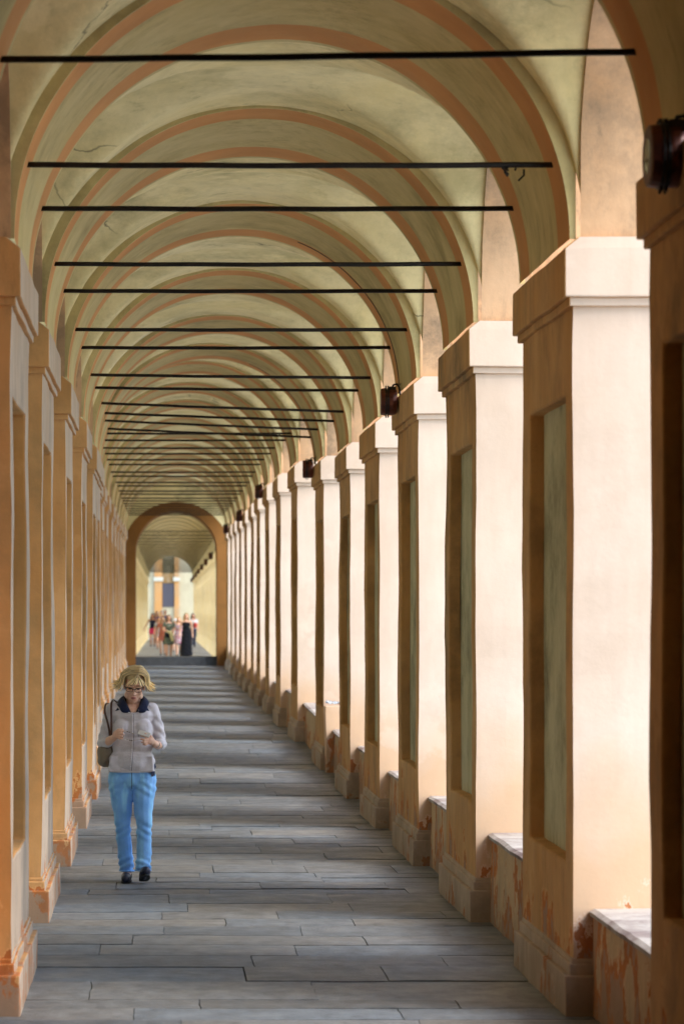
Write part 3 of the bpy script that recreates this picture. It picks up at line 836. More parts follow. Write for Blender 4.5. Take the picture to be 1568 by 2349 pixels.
def skin_mat(name, col, rough=0.5):
    m, nt, N, L, B = new_mat(name)
    geo = N.new('ShaderNodeTexCoord'); P = geo.outputs['Object']
    c = mixc(N, L, rng(N, L, nz(N, L, P, 18, 4), 0.35, 0.65), col, (col[0] * .92, col[1] * .80, col[2] * .76))
    L.new(c, B.inputs['Base Color']); B.inputs['Roughness'].default_value = rough
    B.inputs['Subsurface Weight'].default_value = 0.12; B.inputs['Subsurface Radius'].default_value = (0.012, 0.005, 0.003)
    return m
def cloth_mat(name, col, col2=None, scale=260.0, fold=14.0, rough=0.9, fade_or_lit=0.0, spots=None, sscale=30):
    m, nt, N, L, B = new_mat(name)
    geo = N.new('ShaderNodeTexCoord'); P = geo.outputs['Object']
    c = mixc(N, L, rng(N, L, nz(N, L, P, fold, 5), 0.35, 0.65), col, col2 or tuple(x * 0.86 for x in col))
    if fade_or_lit:
        f = rng(N, L, nz(N, L, P, 4.0, 4, 0.6, (3, 3, 0.7)), 0.48, 0.72)
        c = mixc(N, L, math_(N, L, 'MULTIPLY', f, fade_or_lit), c, tuple(min(1, x * 1.9 + 0.04) for x in col))
    if spots:
        f = rng(N, L, nz(N, L, P, sscale, 2, 0.5), 0.52, 0.56); c = mixc(N, L, f, c, spots[0])
        if len(spots) > 1:
            f = rng(N, L, nz(N, L, P, sscale * 1.3, 2, 0.5, (1, 1, 1.4)), 0.57, 0.60); c = mixc(N, L, f, c, spots[1])
    L.new(c, B.inputs['Base Color']); B.inputs['Roughness'].default_value = rough
    B.inputs['Specular IOR Level'].default_value = 0.15
    B.inputs['Sheen Weight'].default_value = 0.15
    h = math_(N, L, 'ADD', nz(N, L, P, scale, 2, 0.5), math_(N, L, 'MULTIPLY', nz(N, L, P, fold * 1.5, 4, 0.6), 2.5))
    b = N.new('ShaderNodeBump'); b.inputs['Strength'].default_value = 0.35; b.inputs['Distance'].default_value = 0.006
    L.new(h, b.inputs['Height']); L.new(b.outputs[0], B.inputs['Normal'])
    return m
def hair_mat(name, root, tip):
    m, nt, N, L, B = new_mat(name)
    at = N.new('ShaderNodeAttribute'); at.attribute_name = 'tint'
    sp = N.new('ShaderNodeSeparateColor'); L.new(at.outputs['Color'], sp.inputs[0])
    c = mixc(N, L, sp.outputs[0], root, tip)
    cm = N.new('ShaderNodeCombineColor')
    for i in range(3): L.new(sp.outputs[1], cm.inputs[i])
    c = mixc(N, L, 1.0, c, cm.outputs[0], 'MULTIPLY')
    L.new(c, B.inputs['Base Color']); B.inputs['Roughness'].default_value = 0.38
    B.inputs['Specular IOR Level'].default_value = 0.4
    return m

M_SKIN = skin_mat('skin_fair', (0.72, 0.45, 0.33))
M_SKIN2 = skin_mat('skin_tan', (0.55, 0.30, 0.19))
M_KNIT = cloth_mat('lilac_grey_knit', (0.60, 0.56, 0.60), (0.53, 0.49, 0.53), fold=20)
M_NAVY = cloth_mat('navy_cotton', (0.010, 0.014, 0.045))
M_DENIM = cloth_mat('light_blue_denim', (0.225, 0.46, 0.86), (0.17, 0.39, 0.80), fold=9, fade_or_lit=0.5)
M_SHOE = simple('navy_shoe_leather', (0.012, 0.014, 0.035), 0.4)
M_SOLE = simple('black_sole', (0.010, 0.010, 0.010), 0.7)
M_BLOND = hair_mat('blond_hair', (0.46, 0.33, 0.165), (0.92, 0.72, 0.40))
M_LEATHER = simple('brown_leather', (0.075, 0.028, 0.018), 0.45, var=0.3)
M_TAUPE = simple('taupe_bag_fabric', (0.19, 0.145, 0.10), 0.7, var=0.15, bump=0.2)
M_FRAME = simple('dark_glasses_frame', (0.030, 0.010, 0.008), 0.25)
M_SILVER = simple('silver_wire', (0.75, 0.75, 0.78), 0.25, 0.9)
M_LIP = simple('lips', (0.50, 0.16, 0.14), 0.4)
M_BROW = simple('brow_hair', (0.25, 0.15, 0.08), 0.8)
M_EYE = simple('eye', (0.10, 0.08, 0.07), 0.2)
M_LENSGLASS = bpy.data.materials.new('spectacle_lens'); M_LENSGLASS.use_nodes = True
_n = M_LENSGLASS.node_tree; _b = _n.nodes['Principled BSDF']
_b.inputs['Base Color'].default_value = (1, 1, 1, 1); _b.inputs['Roughness'].default_value = 0.02
_b.inputs['Transmission Weight'].default_value = 1.0; _b.inputs['IOR'].default_value = 1.04

def strands(name, paths, rad, mat, parent, rnd, roottip=True, n=5):
    """hair locks: each path a list of points, drawn as a thin tapered lock"""
    bm = bmesh.new(); lay = bm.loops.layers.float_color.new('tint')
    for path in paths:
        path = [Vector(p) for p in path]; br = rnd.choice((.34, .55, .8, 1.0, 1.2, 1.45)); m = len(path)
        rings = []
        t0 = (path[1] - path[0]).normalized(); up = Vector((0, 0, 1)) if abs(t0.z) < .9 else Vector((0, 1, 0)); nr = (up - t0 * up.dot(t0)).normalized()
        for i, p in enumerate(path):
            t = (path[min(i + 1, m - 1)] - path[max(i - 1, 0)]).normalized(); nr = (nr - t * nr.dot(t)).normalized(); bn = t.cross(nr)
            u = i / (m - 1); r = rad * (0.55 + 0.9 * u) * (1 - u ** 4 * 0.85)
            rings.append([bm.verts.new(p + (nr * math.cos(2 * math.pi * k / n) * 0.6 + bn * math.sin(2 * math.pi * k / n)) * r) for k in range(n)])
        for i in range(m - 1):
            u = min(1, (i / (m - 1)) * 1.3)
            for k in range(n):
                f = bm.faces.new((rings[i][k], rings[i][(k + 1) % n], rings[i + 1][(k + 1) % n], rings[i + 1][k])); f.smooth = True
                for lp in f.loops: lp[lay] = (u, br, 0, 1)
    me = bpy.data.meshes.new(name); bm.to_mesh(me); bm.free(); me.materials.append(mat)
    return put(name, me, parent)

# --- the woman walking towards the camera
WY = 24.0
wx = -0.221
woman = None
def build_woman():
    z0 = floor_near(WY)
    s = MB()
    # head, pitched down towards what she holds
    hc = Vector((0.016, -0.035, 1.553)); th = R(21); K = 1.06
    HM = Matrix.Rotation(R(4), 3, 'Y') @ Matrix.Rotation(th, 3, 'X')
    H = lambda x, y, z: hc + HM @ (Vector((x, y, z)) * K)
    def he(c, r): 
        k = len(s.v); ell(s, (0, 0, 0), r)
        for i in range(k, len(s.v)): s.v[i] = H(*(s.v[i] + Vector(c)))
    he((0, 0.012, 0.028), (0.073, 0.092, 0.083))
    he((0, -0.032, -0.040), (0.062, 0.062, 0.072))
    he((0, -0.058, -0.088), (0.036, 0.034, 0.030))
    he((0, -0.076, -0.104), (0.018, 0.016, 0.014))
    for sx in (-1, 1):
        he((sx * 0.038, -0.066, -0.035), (0.024, 0.020, 0.022))       # cheeks
        he((sx * 0.048, -0.020, -0.080), (0.022, 0.040, 0.026))       # jaw
        he((sx * 0.072, 0.010, -0.020), (0.010, 0.020, 0.032))        # ears
        he((sx * 0.031, -0.083, 0.016), (0.026, 0.012, 0.008))        # brow ridge
    he((0, -0.094, -0.012), (0.009, 0.012, 0.026)); he((0, -0.106, -0.036), (0.012, 0.014, 0.010))
    for sx in (-1, 1): he((sx * 0.011, -0.097, -0.039), (0.009, 0.010, 0.008))
    he((0, -0.089, -0.066), (0.022, 0.010, 0.006)); he((0, -0.086, -0.077), (0.019, 0.010, 0.007))
    limb(s, [(0.012, 0.018, 1.50, 0.056), (0.008, 0.030, 1.42, 0.057), (0.0, 0.035, 1.36, 0.066)])
    ell(s, (0.0, 0.00, 1.315), (0.155, 0.085, 0.085)); ell(s, (0, 0.01, 1.18), (0.14, 0.085, 0.15)); ell(s, (0, 0.01, 0.95), (0.14, 0.085, 0.20))
    # arms
    ra = [(-.165, .02, 1.335, .045), (-.205, .035, 1.20, .040), (-.236, .025, 1.085, .038), (-.188, -.085, 1.105, .036), (-.142, -.165, 1.138, .026)]
    la = [(.165, .02, 1.325, .045), (.20, .035, 1.19, .040), (.224, .015, 1.075, .038), (.205, -.085, 1.075, .036), (.172, -.180, 1.093, .025)]
    limb(s, ra); limb(s, la)
    # right hand: palm and five curled fingers
    def hand(palm, fingers, thumb):
        limb(s, palm, 10)
        for f in fingers: limb(s, f, 8)
        limb(s, thumb, 8)
    hand([(-.142, -.165, 1.138, .024), (-.130, -.195, 1.168, .024), (-.122, -.205, 1.152, .024), (-.118, -.222, 1.176, .019), (-.114, -.224, 1.150, .018)],
         [[(-.116, -.226, 1.186, .0105), (-.092, -.256, 1.193, .0090), (-.068, -.256, 1.192, .0078)],
          [(-.112, -.232, 1.172, .0105), (-.084, -.264, 1.174, .0092), (-.063, -.252, 1.168, .0080)],
          [(-.112, -.232, 1.156, .0102), (-.085, -.262, 1.152, .0088), (-.066, -.246, 1.149, .0078)],
          [(-.116, -.226, 1.142, .0092), (-.093, -.252, 1.133, .0080), (-.076, -.240, 1.133, .0070)]],
         [(-.136, -.196, 1.178, .0130), (-.108, -.226, 1.203, .0112), (-.074, -.246, 1.203, .0092)])
    hand([(.172, -.180, 1.093, .023), (.152, -.205, 1.118, .024), (.146, -.210, 1.106, .024), (.134, -.226, 1.130, .018), (.128, -.228, 1.106, .018)],
         [[(.130, -.232, 1.142, .0105), (.102, -.266, 1.150, .0090), (.070, -.268, 1.158, .0078)],
          [(.124, -.238, 1.126, .0105), (.092, -.270, 1.126, .0092), (.068, -.262, 1.130, .0080)],
          [(.122, -.238, 1.110, .0102), (.094, -.266, 1.104, .0088), (.074, -.254, 1.106, .0078)],
          [(.126, -.230, 1.096, .0092), (.104, -.254, 1.086, .0080), (.086, -.246, 1.088, .0070)]],
         [(.158, -.206, 1.132, .0130), (.136, -.238, 1.162, .0112), (.102, -.262, 1.172, .0092)])
    # legs and feet
    rl = [(-.095, .0, .80, .076), (-.086, .0, .62, .058), (-.068, .0, .44, .046), (-.056, .025, .27, .047), (-.040, .035, .10, .034)]
    ll = [(.092, .0, .80, .076), (.094, -.046, .62, .058), (.088, -.083, .44, .046), (.088, -.09, .28, .047), (.086, -.115, .11, .034)]
    limb(s, rl); limb(s, ll)
    limb(s, [(-.040, .035, .10, .033), (-.040, .05, .045, .030), (-.040, -.03, .042, .032), (-.045, -.11, .026, .026)])
    limb(s, [(.086, -.115, .11, .033), (.086, -.085, .065, .030), (.092, -.165, .085, .031), (.098, -.245, .098, .024)])
    body = remesh(s, 'person', M_SKIN, 0.0045, 3)
    root = put('person', body, None, (wx, WY, z0))
    tag(root, 'blonde woman in glasses, lilac cardigan and blue jeans walking towards the camera', 'person')
    bvh = BVHTree.FromPolygons([v.co for v in body.vertices], [p.vertices for p in body.polygons])

    # polo shirt under the cardigan
    t = MB()
    ell(t, (0.0, 0.00, 1.315), (0.168, 0.096, 0.093)); ell(t, (0, 0.01, 1.18), (0.15, 0.095, 0.15)); ell(t, (0.02, .0, .90), (.168, .108, .075))
    limb(t, [(-.155, .02, 1.345, .05), (.155, .02, 1.34, .05)])
    limb(t, [(0.0, 0.038, 1.42, .066), (0.0, 0.038, 1.36, .085)])
    def vcut(p):
        zc = p.z - 1.325
        return p.y < 0.06 and zc > 0 and abs(p.x - 0.008) < 0.022 + zc * 0.36
    put('shirt', remesh(t, 'shirt', M_NAVY, 0.006, 3, cut=vcut), root)
    # collar: two flaps folded down from a stand round the neck
    for sx in (-1, 1):
        c = MB()
        inner = spline([(0.006, .098, 1.462), (sx * .052 + .006, .072, 1.466), (sx * .071 + .006, .020, 1.452), (sx * .062 + .008, -.035, 1.420), (sx * .036 + .008, -.078, 1.372), (sx * .018 + .008, -.098, 1.334)])
        outer = spline([(0.006, .122, 1.412), (sx * .085 + .006, .095, 1.415), (sx * .122 + .006, .022, 1.418), (sx * .118 + .008, -.045, 1.392), (sx * .094 + .010, -.096, 1.338), (sx * .046 + .010, -.106, 1.330)])
        nI = len(inner) - 1
        def cf(u, v, a=inner, b=outer, n=nI):
            i = min(round(u * n), n); p, q = Vector(a[i]), Vector(b[i]); m = p.lerp(q, v); m.z += 0.014 * math.sin(math.pi * v); return m
        c.grid(cf, nI, 4, weld=False)
        co = c.build('collar', M_NAVY, root, smooth=True)
        sd = co.modifiers.new('thick', 'SOLIDIFY'); sd.thickness = 0.004
    bt = MB(); ell(bt, (0.050, -.108, 1.352), .004); bt.build('collar_button', M_COPING, root, smooth=True)

    # cardigan
    k = MB()
    ell(k, (0.0, 0.004, 1.305), (0.176, 0.108, 0.092)); ell(k, (0, -0.004, 1.19), (0.168, 0.116, 0.12))
    for sx in (-1, 1): ell(k, (sx * 0.076, -0.055, 1.205), (0.078, 0.070, 0.085))      # bust
    ell(k, (0, -0.006, 1.06), (0.166, 0.122, 0.15)); ell(k, (-.004, -0.014, 0.95), (0.184, 0.136, 0.13))
    k.frustum((-.185, .170, -.118, .115), (-.170, .160, -.112, .105), 0.868, 0.99, 0.05)
    limb(k, [(-.150, .02, 1.355, .060), (.150, .02, 1.35, .060)])
    limb(k, [(-.160, .02, 1.335, .058), (-.200, .036, 1.20, .053), (-.230, .028, 1.090, .049), (-.208, -.035, 1.098, .046), (-.193, -.072, 1.104, .043)])
    limb(k, [(.160, .02, 1.325, .058), (.199, .036, 1.19, .053), (.222, .016, 1.080, .049), (.215, -.045, 1.078, .046), (.207, -.078, 1.078, .043)])
    def kd(p):
        a = noise.noise(Vector((p.x * 9, p.y * 9, p.z * 13))) * 0.0035
        arm = abs(p.x) > 0.165
        if arm and p.z < 1.30: a += 0.0035 * math.sin(p.z * 85 + p.x * 60 + p.y * 50)
        if p.z < 1.0: a += 0.002 * math.sin(p.x * 34 + p.z * 21)
        if 1.08 < p.z < 1.30 and not arm: a += 0.0015 * math.sin(p.z * 60 + abs(p.x) * 60)
        return a
    def scoop(p): return p.y < 0.05 and ((p.x - 0.003) / 0.137) ** 2 + ((p.z - 1.432) / 0.100) ** 2 < 1 or (p.z > 1.40 and abs(p.x) < .11)
    km = remesh(k, 'cardigan', M_KNIT, 0.0065, 3, disp=kd, cut=scoop)
    card = put('cardigan', km, root)
    kb = BVHTree.FromPolygons([v.co for v in km.vertices], [p.vertices for p in km.polygons])
    def front(x, z, off=0.0):
        hit = kb.ray_cast(Vector((x, -1, z)), Vector((0, 1, 0)))
        return Vector((x, (hit[0].y if hit[0] else -.1) - off, z))
    tr = MB(); ring = []
    for i in range(33):
        a = math.pi + math.pi * i / 32; x, z = 0.003 + 0.139 * math.cos(a), 1.432 + 0.102 * math.sin(a)
        hit = kb.find_nearest(front(x, z - 0.004, 0.0)); ring.append(hit[0] + Vector((0, -0.002, 0)))
    tr.tube(ring, 0.0055, 6); tr.build('neckband', M_KNIT, card, smooth=True)
    pl = MB()
    cx = lambda z: 0.000 - 0.018 * max(0, (1.10 - z)) / 0.24
    for (o1, o2) in ((-.010, .010),):
        pl.grid(lambda u, v: front(cx(1.325 - 0.45 * u) + o1 + (o2 - o1) * v, 1.325 - 0.45 * u, 0.0035 + 0.002 * math.sin(math.pi * v)), 40, 3, weld=False)
    pb = pl.build('placket', M_KNIT, card, smooth=True)
    ln = MB(); ln.tube([front(cx(z) + .011, z, 0.002) for z in [1.33 - 0.455 * i / 30 for i in range(31)]], 0.0022, 5); ln.build('placket_edge', M_SOLE, card)
    for i in range(7):
        b_ = MB(); ell(b_, front(cx(1.305 - .066 * i), 1.305 - .066 * i, 0.007), (.0055, .003, .0055), n=10, m=6); b_.build('button', M_KNIT, card, smooth=True)
    for (p, q, r) in (((-.200, -.060, 1.103), (-.186, -.086, 1.109), .0435), ((.212, -.066, 1.078), (.205, -.094, 1.079), .0435)):
        cf = MB(); cf.tube([p, q], r, 20); cf.build('cuff', M_KNIT, card, smooth=True, bevel=0.004)
    hb = MB()
    prof = [(math.copysign(abs(math.cos(a)) ** .8, math.cos(a)) * .181 - .007, math.copysign(abs(math.sin(a)) ** .8, math.sin(a)) * .122 - .002) for a in [2 * math.pi * i / 48 for i in range(48)]]
    hb.grid(lambda u, v: Vector((prof[round(u * 48) % 48][0] * (1 + .012 * math.sin(math.pi * v)), prof[round(u * 48) % 48][1] * (1 + .012 * math.sin(math.pi * v)), .862 + .05 * v)), 48, 4)
    hb.build('hem', M_KNIT, card, smooth=True)

    # jeans
    j = MB()
    ell(j, (-.004, .005, .83), (.182, .122, .13)); ell(j, (-.092, .004, .79), (.100, .112, .12)); ell(j, (.086, .0, .79), (.100, .112, .12))
    limb(j, spline([(-.095, .004, .80, .100), (-.089, .0, .70, .092), (-.079, -.002, .58, .079), (-.076, -.004, .45, .062), (-.066, .014, .32, .060), (-.055, .026, .20, .060), (-.046, .034, .105, .060)], 3))
    limb(j, spline([(.092, .0, .80, .100), (.091, -.022, .70, .091), (.086, -.052, .58, .078), (.092, -.085, .45, .063), (.092, -.088, .32, .060), (.090, -.10, .21, .060), (.087, -.118, .125, .062)], 3))
    def jd(p):
        leg = 1 if p.x > 0.005 else -1
        a = 0.005 * noise.noise(Vector((p.x * 12, p.y * 12, p.z * 9 + leg * 5)))
        kn = math.exp(-((p.z - 0.40) / 0.07) ** 2); hm = math.exp(-((p.z - 0.13) / 0.07) ** 2); cr = math.exp(-((p.z - 0.73) / 0.06) ** 2)
        a += kn * 0.0045 * math.sin(p.z * 95 + p.x * 60 * leg) + hm * 0.006 * math.sin(p.z * 105 + p.x * 45 * leg + p.y * 40) + cr * 0.004 * math.sin((p.z + abs(p.x) * 0.7) * 90)
        a += 0.002 * math.sin(p.z * 50 + p.x * 20)
        return a
    jm = remesh(j, 'jeans', M_DENIM, 0.0065, 3, disp=jd, cut=lambda p: (p.z < 0.075 and p.x < 0.02) or (p.z < 0.090 and p.x > 0.02))
    je = put('jeans', jm, root)
    jb = BVHTree.FromPolygons([v.co for v in jm.vertices], [p.vertices for p in jm.polygons])
    fl = MB(); pts = []
    for i in range(12):
        z = .865 - .012 * i; h = jb.ray_cast(Vector((-.004, -1, z)), Vector((0, 1, 0))); pts.append(Vector((-.004, (h[0].y if h[0] else -.1) - .001, z)))
    fl.tube(pts, .0022, 5); fl.build('fly_seam', M_NAVY, je)
    for (cx_, cy_, cz_, rr, tl) in ((-.042, .034, .080, .058, 0), (.085, -.118, .096, .060, 0)):
        h_ = MB(); h_.tube([(cx_ + rr * 1.02 * math.cos(a), cy_ + rr * 1.02 * math.sin(a), cz_) for a in [2 * math.pi * i / 28 for i in range(29)]], .006, 6, cap=False); h_.build('hem', M_DENIM, je, smooth=True)
    tl_ = MB(); tl_.grid(lambda u, v: Vector((.150 + .028 * u, -.085 + .05 * u, .868 - .04 * v)), 3, 3); tl_.build('shirt_tail', M_NAVY, root)

    # shoes
    def shoe(name, chain, solepts, tilt_sole):
        a = MB(); limb(a, chain, 12)
        heel = Vector(chain[0][:3]); toe = Vector(chain[-1][:3]); ax = (toe - heel).normalized()
        nrm = Vector((0, 0, 1)) - ax * ax.z; nrm.normalize()
        def open_(p):
            t_ = (p - heel).dot(ax); d = (p - heel).dot(nrm)
            return 0.005 < t_ < 0.155 and d > 0.012 + 0.010 * abs(t_ - 0.08) / .08
        me = remesh(a, 'shoe', M_SHOE, 0.005, 2, cut=open_)
        sh = put('shoe', me, root)
        so_ = MB(); side = ax.cross(nrm).normalized()
        L_ = (toe - heel).length
        def sp2(u, v):
            w = (0.030 + 0.012 * math.sin(math.pi * min(1, u * 1.15))) * (1 - max(0, (u - .85) / .15) ** 2 * .75) * (1 if u > .04 else .7)
            return heel - ax * .026 + ax * (L_ + .052) * u + side * w * (2 * v - 1) - nrm * 0.033
        so_.grid(sp2, 16, 6, weld=False)
        sm = so_.build('sole', M_SOLE, sh); sdd = sm.modifiers.new('t', 'SOLIDIFY'); sdd.thickness = 0.010; sdd.offset = 0
    shoe('shoe', [(-.042, .052, .038, .037), (-.042, -.02, .040, .041), (-.048, -.11, .038, .043), (-.052, -.165, .033, .034)], None, 0)
    shoe('shoe', [(.088, -.082, .046, .037), (.094, -.150, .066, .041), (.102, -.225, .092, .043), (.106, -.265, .102, .034)], None, 1)

    # face details
    e_ = MB()
    for sx in (-1, 1):
        e_ = MB(); k0 = len(e_.v); ell(e_, (0, 0, 0), (.012, .006, .0055), n=12, m=8)
        for i in range(len(e_.v)): e_.v[i] = H(*(e_.v[i] + Vector((sx * .031, -.0885, -.001))))
        e_.build('eye', M_EYE, root, smooth=True)
        b_ = MB(); b_.tube([H(sx * (.014 + .034 * u), -.094 + .012 * u * u, .021 + .006 * math.sin(math.pi * (.2 + .6 * u))) for u in [i / 6 for i in range(7)]], [.002, .003, .003, .003, .0028, .0022, .0014], 6); b_.build('eyebrow', M_BROW, root)
    lp = MB()
    for (zz, rr) in ((-.066, .0042), (-.076, .0052)):
        lp.tube([H(.022 * u, -.0985 + .008 * u * u, zz + (.003 * (1 - abs(u)) if zz > -.07 else -.001 * (1 - abs(u)))) for u in [-1 + i / 5 for i in range(11)]], [rr * (.25 + .75 * math.sin(math.pi * (i + .5) / 11)) for i in range(11)], 6)
    lp.build('mouth', M_LIP, root, smooth=True)
    mo = MB(); mo.tube([H(.017 * u, -.1008 + .006 * u * u, -.0715) for u in (-1, -.5, 0, .5, 1)], [.0008, .0018, .002, .0018, .0008], 5); mo.build('mouth_line', M_SOLE, root)
    # spectacles
    gl = empty('eyeglasses', None, None); gl.parent = root
    fr = MB()
    for sx in (-1, 1):
        loop = []
        for i in range(29):
            a = 2 * math.pi * i / 28; c_, s_ = math.cos(a), math.sin(a)
            loop.append(H(sx * (.0335 + .0255 * math.copysign(abs(c_) ** .65, c_)), -.108 + .010 * abs(sx * (.0335 + .0255 * c_)) / .06, -.004 + .0155 * math.copysign(abs(s_) ** .7, s_) + .002 * c_))
        fr.tube(loop, [.0030 if math.sin(2 * math.pi * i / 28) > .2 else .0022 for i in range(29)], 6, cap=False)
        fr.tube([H(sx * .060, -.099, .004), H(sx * .072, -.060, .003), H(sx * .076, .0, -.002)], .0026, 6)
        lz = MB(); lz.grid(lambda u, v, loop=loop: (sum(loop[:-1], Vector()) / 28).lerp(loop[round(u * 28)], v * .96), 28, 2, weld=False)
        lz.build('lens', M_LENSGLASS, gl, smooth=True)
    fr.tube([H(-.009, -.1065, .002), H(0, -.109, .005), H(.009, -.1065, .002)], .0026, 6)
    fr.build('frame', M_FRAME, gl, smooth=True)

    # hair: a flicked-out blond bob
    rnd = random.Random(5)
    cap = MB(); ell(cap, (0, 0, 0), (.084, .104, .090), n=28, m=20)
    for i in range(len(cap.v)): cap.v[i] = H(*(cap.v[i] + Vector((0, .016, .032))))
    def hcut(p):
        l = HM.transposed() @ (p - hc) / K
        return l.z < -.040 or (l.y < -.045 and l.z < .062 + (.02 if l.x > 0 else 0)) or (l.y < -.010 and l.z < .0)
    hm_ = cap.mesh('hair', M_BLOND, smooth=True)
    bm = bmesh.new(); bm.from_mesh(hm_); bmesh.ops.delete(bm, geom=[f for f in bm.faces if hcut(f.calc_center_median())], context='FACES')
    lay = bm.loops.layers.float_color.new('tint')
    for f in bm.faces:
        for q in f.loops: q[lay] = (0.25, .75, 0, 1)
    bm.to_mesh(hm_); bm.free()
    hair = put('hair', hm_, root)
    paths = []
    part = 0.022
    for i in range(400):
        sd = 1 if rnd.random() > 0.47 else -1
        v = rnd.random()                                   # front to back along the parting
        y0 = -.062 + .15 * v
        zt = .032 + .094 * math.sqrt(max(0.02, 1 - ((y0 - .016) / .108) ** 2))
        x0 = part + sd * .004
        # angle round the head at which the lock falls
        lw = rnd.uniform(-1, 1)
        ang = (-0.62 if sd < 0 else -0.50) + v * 2.0 + rnd.uniform(-.16, .16)      # from the temple (negative = forward) to the nape
        dx_, dy_ = math.cos(ang) * sd, math.sin(ang)
        lift = rnd.uniform(.94, 1.10)
        rx, ry = .094 * lift, .112 * lift
        end = rnd.uniform(-.048, -.012) if v < .75 else rnd.uniform(-.085, -.05)
        flick = rnd.uniform(.005, .060) * (1.25 if sd < 0 else 1.0) * (1 if v < .7 else .45)
        fx, fy = dx_ * rx, .016 + dy_ * ry
        a1 = Vector((x0 - sd * .010, y0, zt + .009))
        a2 = Vector((x0 + (fx - x0) * .45, y0 + (fy - y0) * .35, zt + .006 - .004 * lift))
        a3 = Vector((fx * .97, y0 + (fy - y0) * .78, .080))
        a4 = Vector((fx * 1.09, fy, .028 + rnd.uniform(-.008, .008)))
        a5 = Vector((fx * 1.11 + dx_ * flick * .35, fy + dy_ * flick * .3, end + .020))
        a6 = Vector((fx * 1.10 + dx_ * flick, fy + dy_ * flick * .8 - .004, end + rnd.uniform(-.006, .016)))
        paths.append([H(*p) for p in spline([tuple(a1), tuple(a2), tuple(a3), tuple(a4), tuple(a5), tuple(a6)], 3)])
    # fringe swept across the forehead
    for i in range(18):
        u = i / 17; sd = -1 if u < .72 else 1
        x0 = part + (rnd.uniform(-.004, .004)); y0 = rnd.uniform(-.068, -.045)
        ex = (.018 - .092 * (u / .72)) if sd < 0 else (.035 + .050 * (u - .72) / .28)
        ez = .034 + rnd.uniform(-.012, .012) - (.036 * (u / .72) ** 2 if sd < 0 else .03 * (u - .72) / .28)
        ey = -.100 * math.sqrt(max(.05, 1 - (ex / .098) ** 2)) - .004
        a1 = Vector((x0, y0, .108)); a2 = Vector((x0 * .7 + ex * .3, -.088, .086)); a3 = Vector((x0 * .35 + ex * .65, -.101 * math.sqrt(max(.1, 1 - (ex / .11) ** 2)), .055)); a4 = Vector((ex, ey, ez))
        paths.append([H(*p) for p in spline([tuple(a1), tuple(a2), tuple(a3), tuple(a4)], 4)])
    strands('hair_locks', paths, .0044, M_BLOND, hair, rnd)

    # watch on the left wrist
    wt = empty('watch', None, None); wt.parent = root
    p, q = Vector((.188, -.132, 1.083)), Vector((.183, -.146, 1.0855))
    w_ = MB(); w_.tube([p, q], .031, 18, cap=False); w_.build('strap', M_SILVER, wt, smooth=True)
    w_ = MB(); w_.lathe([(-.004, .001), (-.004, .014), (.004, .013), (.005, .001)], (.176, -.170, 1.088), 'Y', 16); w_.build('dial', M_SOLE, wt)
    return root
woman = build_woman()
WZ = woman.location.z
WL = Vector((wx, WY, WZ))

# things she carries
hg = empty('reading_glasses', 'second pair of thin silver glasses held between the woman\'s hands', 'eyeglasses', WL)
g_ = MB()
up_ = spline([(-.066, -.258, 1.196), (-.038, -.268, 1.190), (-.012, -.270, 1.181), (.022, -.270, 1.168), (.058, -.268, 1.152)], 4)
lo_ = spline([(-.064, -.258, 1.150), (-.055, -.264, 1.134), (-.014, -.270, 1.121), (.030, -.270, 1.122), (.066, -.262, 1.130)], 4)
g_.tube(up_, .0026, 6); g_.tube(lo_, .0024, 6); g_.tube([up_[0], (-.068, -.262, 1.172), lo_[0]], .0020, 6)
g_.build('frame', M_SILVER, hg, smooth=True)
g_ = MB()
for p in ((-.036, -.270, 1.189), (-.022, -.271, 1.185), (.050, -.271, 1.156), (-.016, -.272, 1.122), (-.003, -.272, 1.121)): ell(g_, p, .0048, n=8, m=6)
g_.build('hinge_beads', M_SOLE, hg, smooth=True)['kind'] = 'stuff'
ph = MB(); ph.box(-.048, .048, -.027, .027, -.004, .004, .03)
po = ph.build('phone', simple('pale_phone_case', (0.50, 0.45, 0.40), 0.35), None, bevel=.003)
po.location = WL + Vector((.094, -.262, 1.172)); po.rotation_euler = (R(38), R(17), R(-8))
tag(po, 'pale thin phone lying in the woman\'s left hand', 'phone')
bag = empty('shoulder_bag', 'taupe shoulder bag with brown leather straps under the woman\'s arm', 'bag', WL)
b_ = MB()
ell(b_, (-.205, .07, 1.01), (.075, .125, .105)); ell(b_, (-.215, .07, .95), (.065, .12, .055)); b_.frustum((-.262, -.172, -.03, .17), (-.242, -.180, -.01, .15), .935, 1.12, .06)
bme = remesh(b_, 'body', M_TAUPE, .008, 5, disp=lambda p: .004 * noise.noise(p * 14))
put('body', bme, bag)
for pts in ([(-.168, .115, 1.375), (-.196, .05, 1.402), (-.214, -.015, 1.385), (-.216, -.048, 1.33), (-.194, -.062, 1.25), (-.178, -.058, 1.16), (-.180, -.02, 1.09)],
            [(-.120, .115, 1.40), (-.148, .05, 1.428), (-.164, -.020, 1.408), (-.166, -.062, 1.34), (-.164, -.092, 1.25), (-.166, -.082, 1.16), (-.180, -.01, 1.09)]):
    s_ = MB(); s_.tube(spline(pts, 5), .0085, 8, flat=.45); s_.build('strap', M_LEATHER, bag, smooth=True)


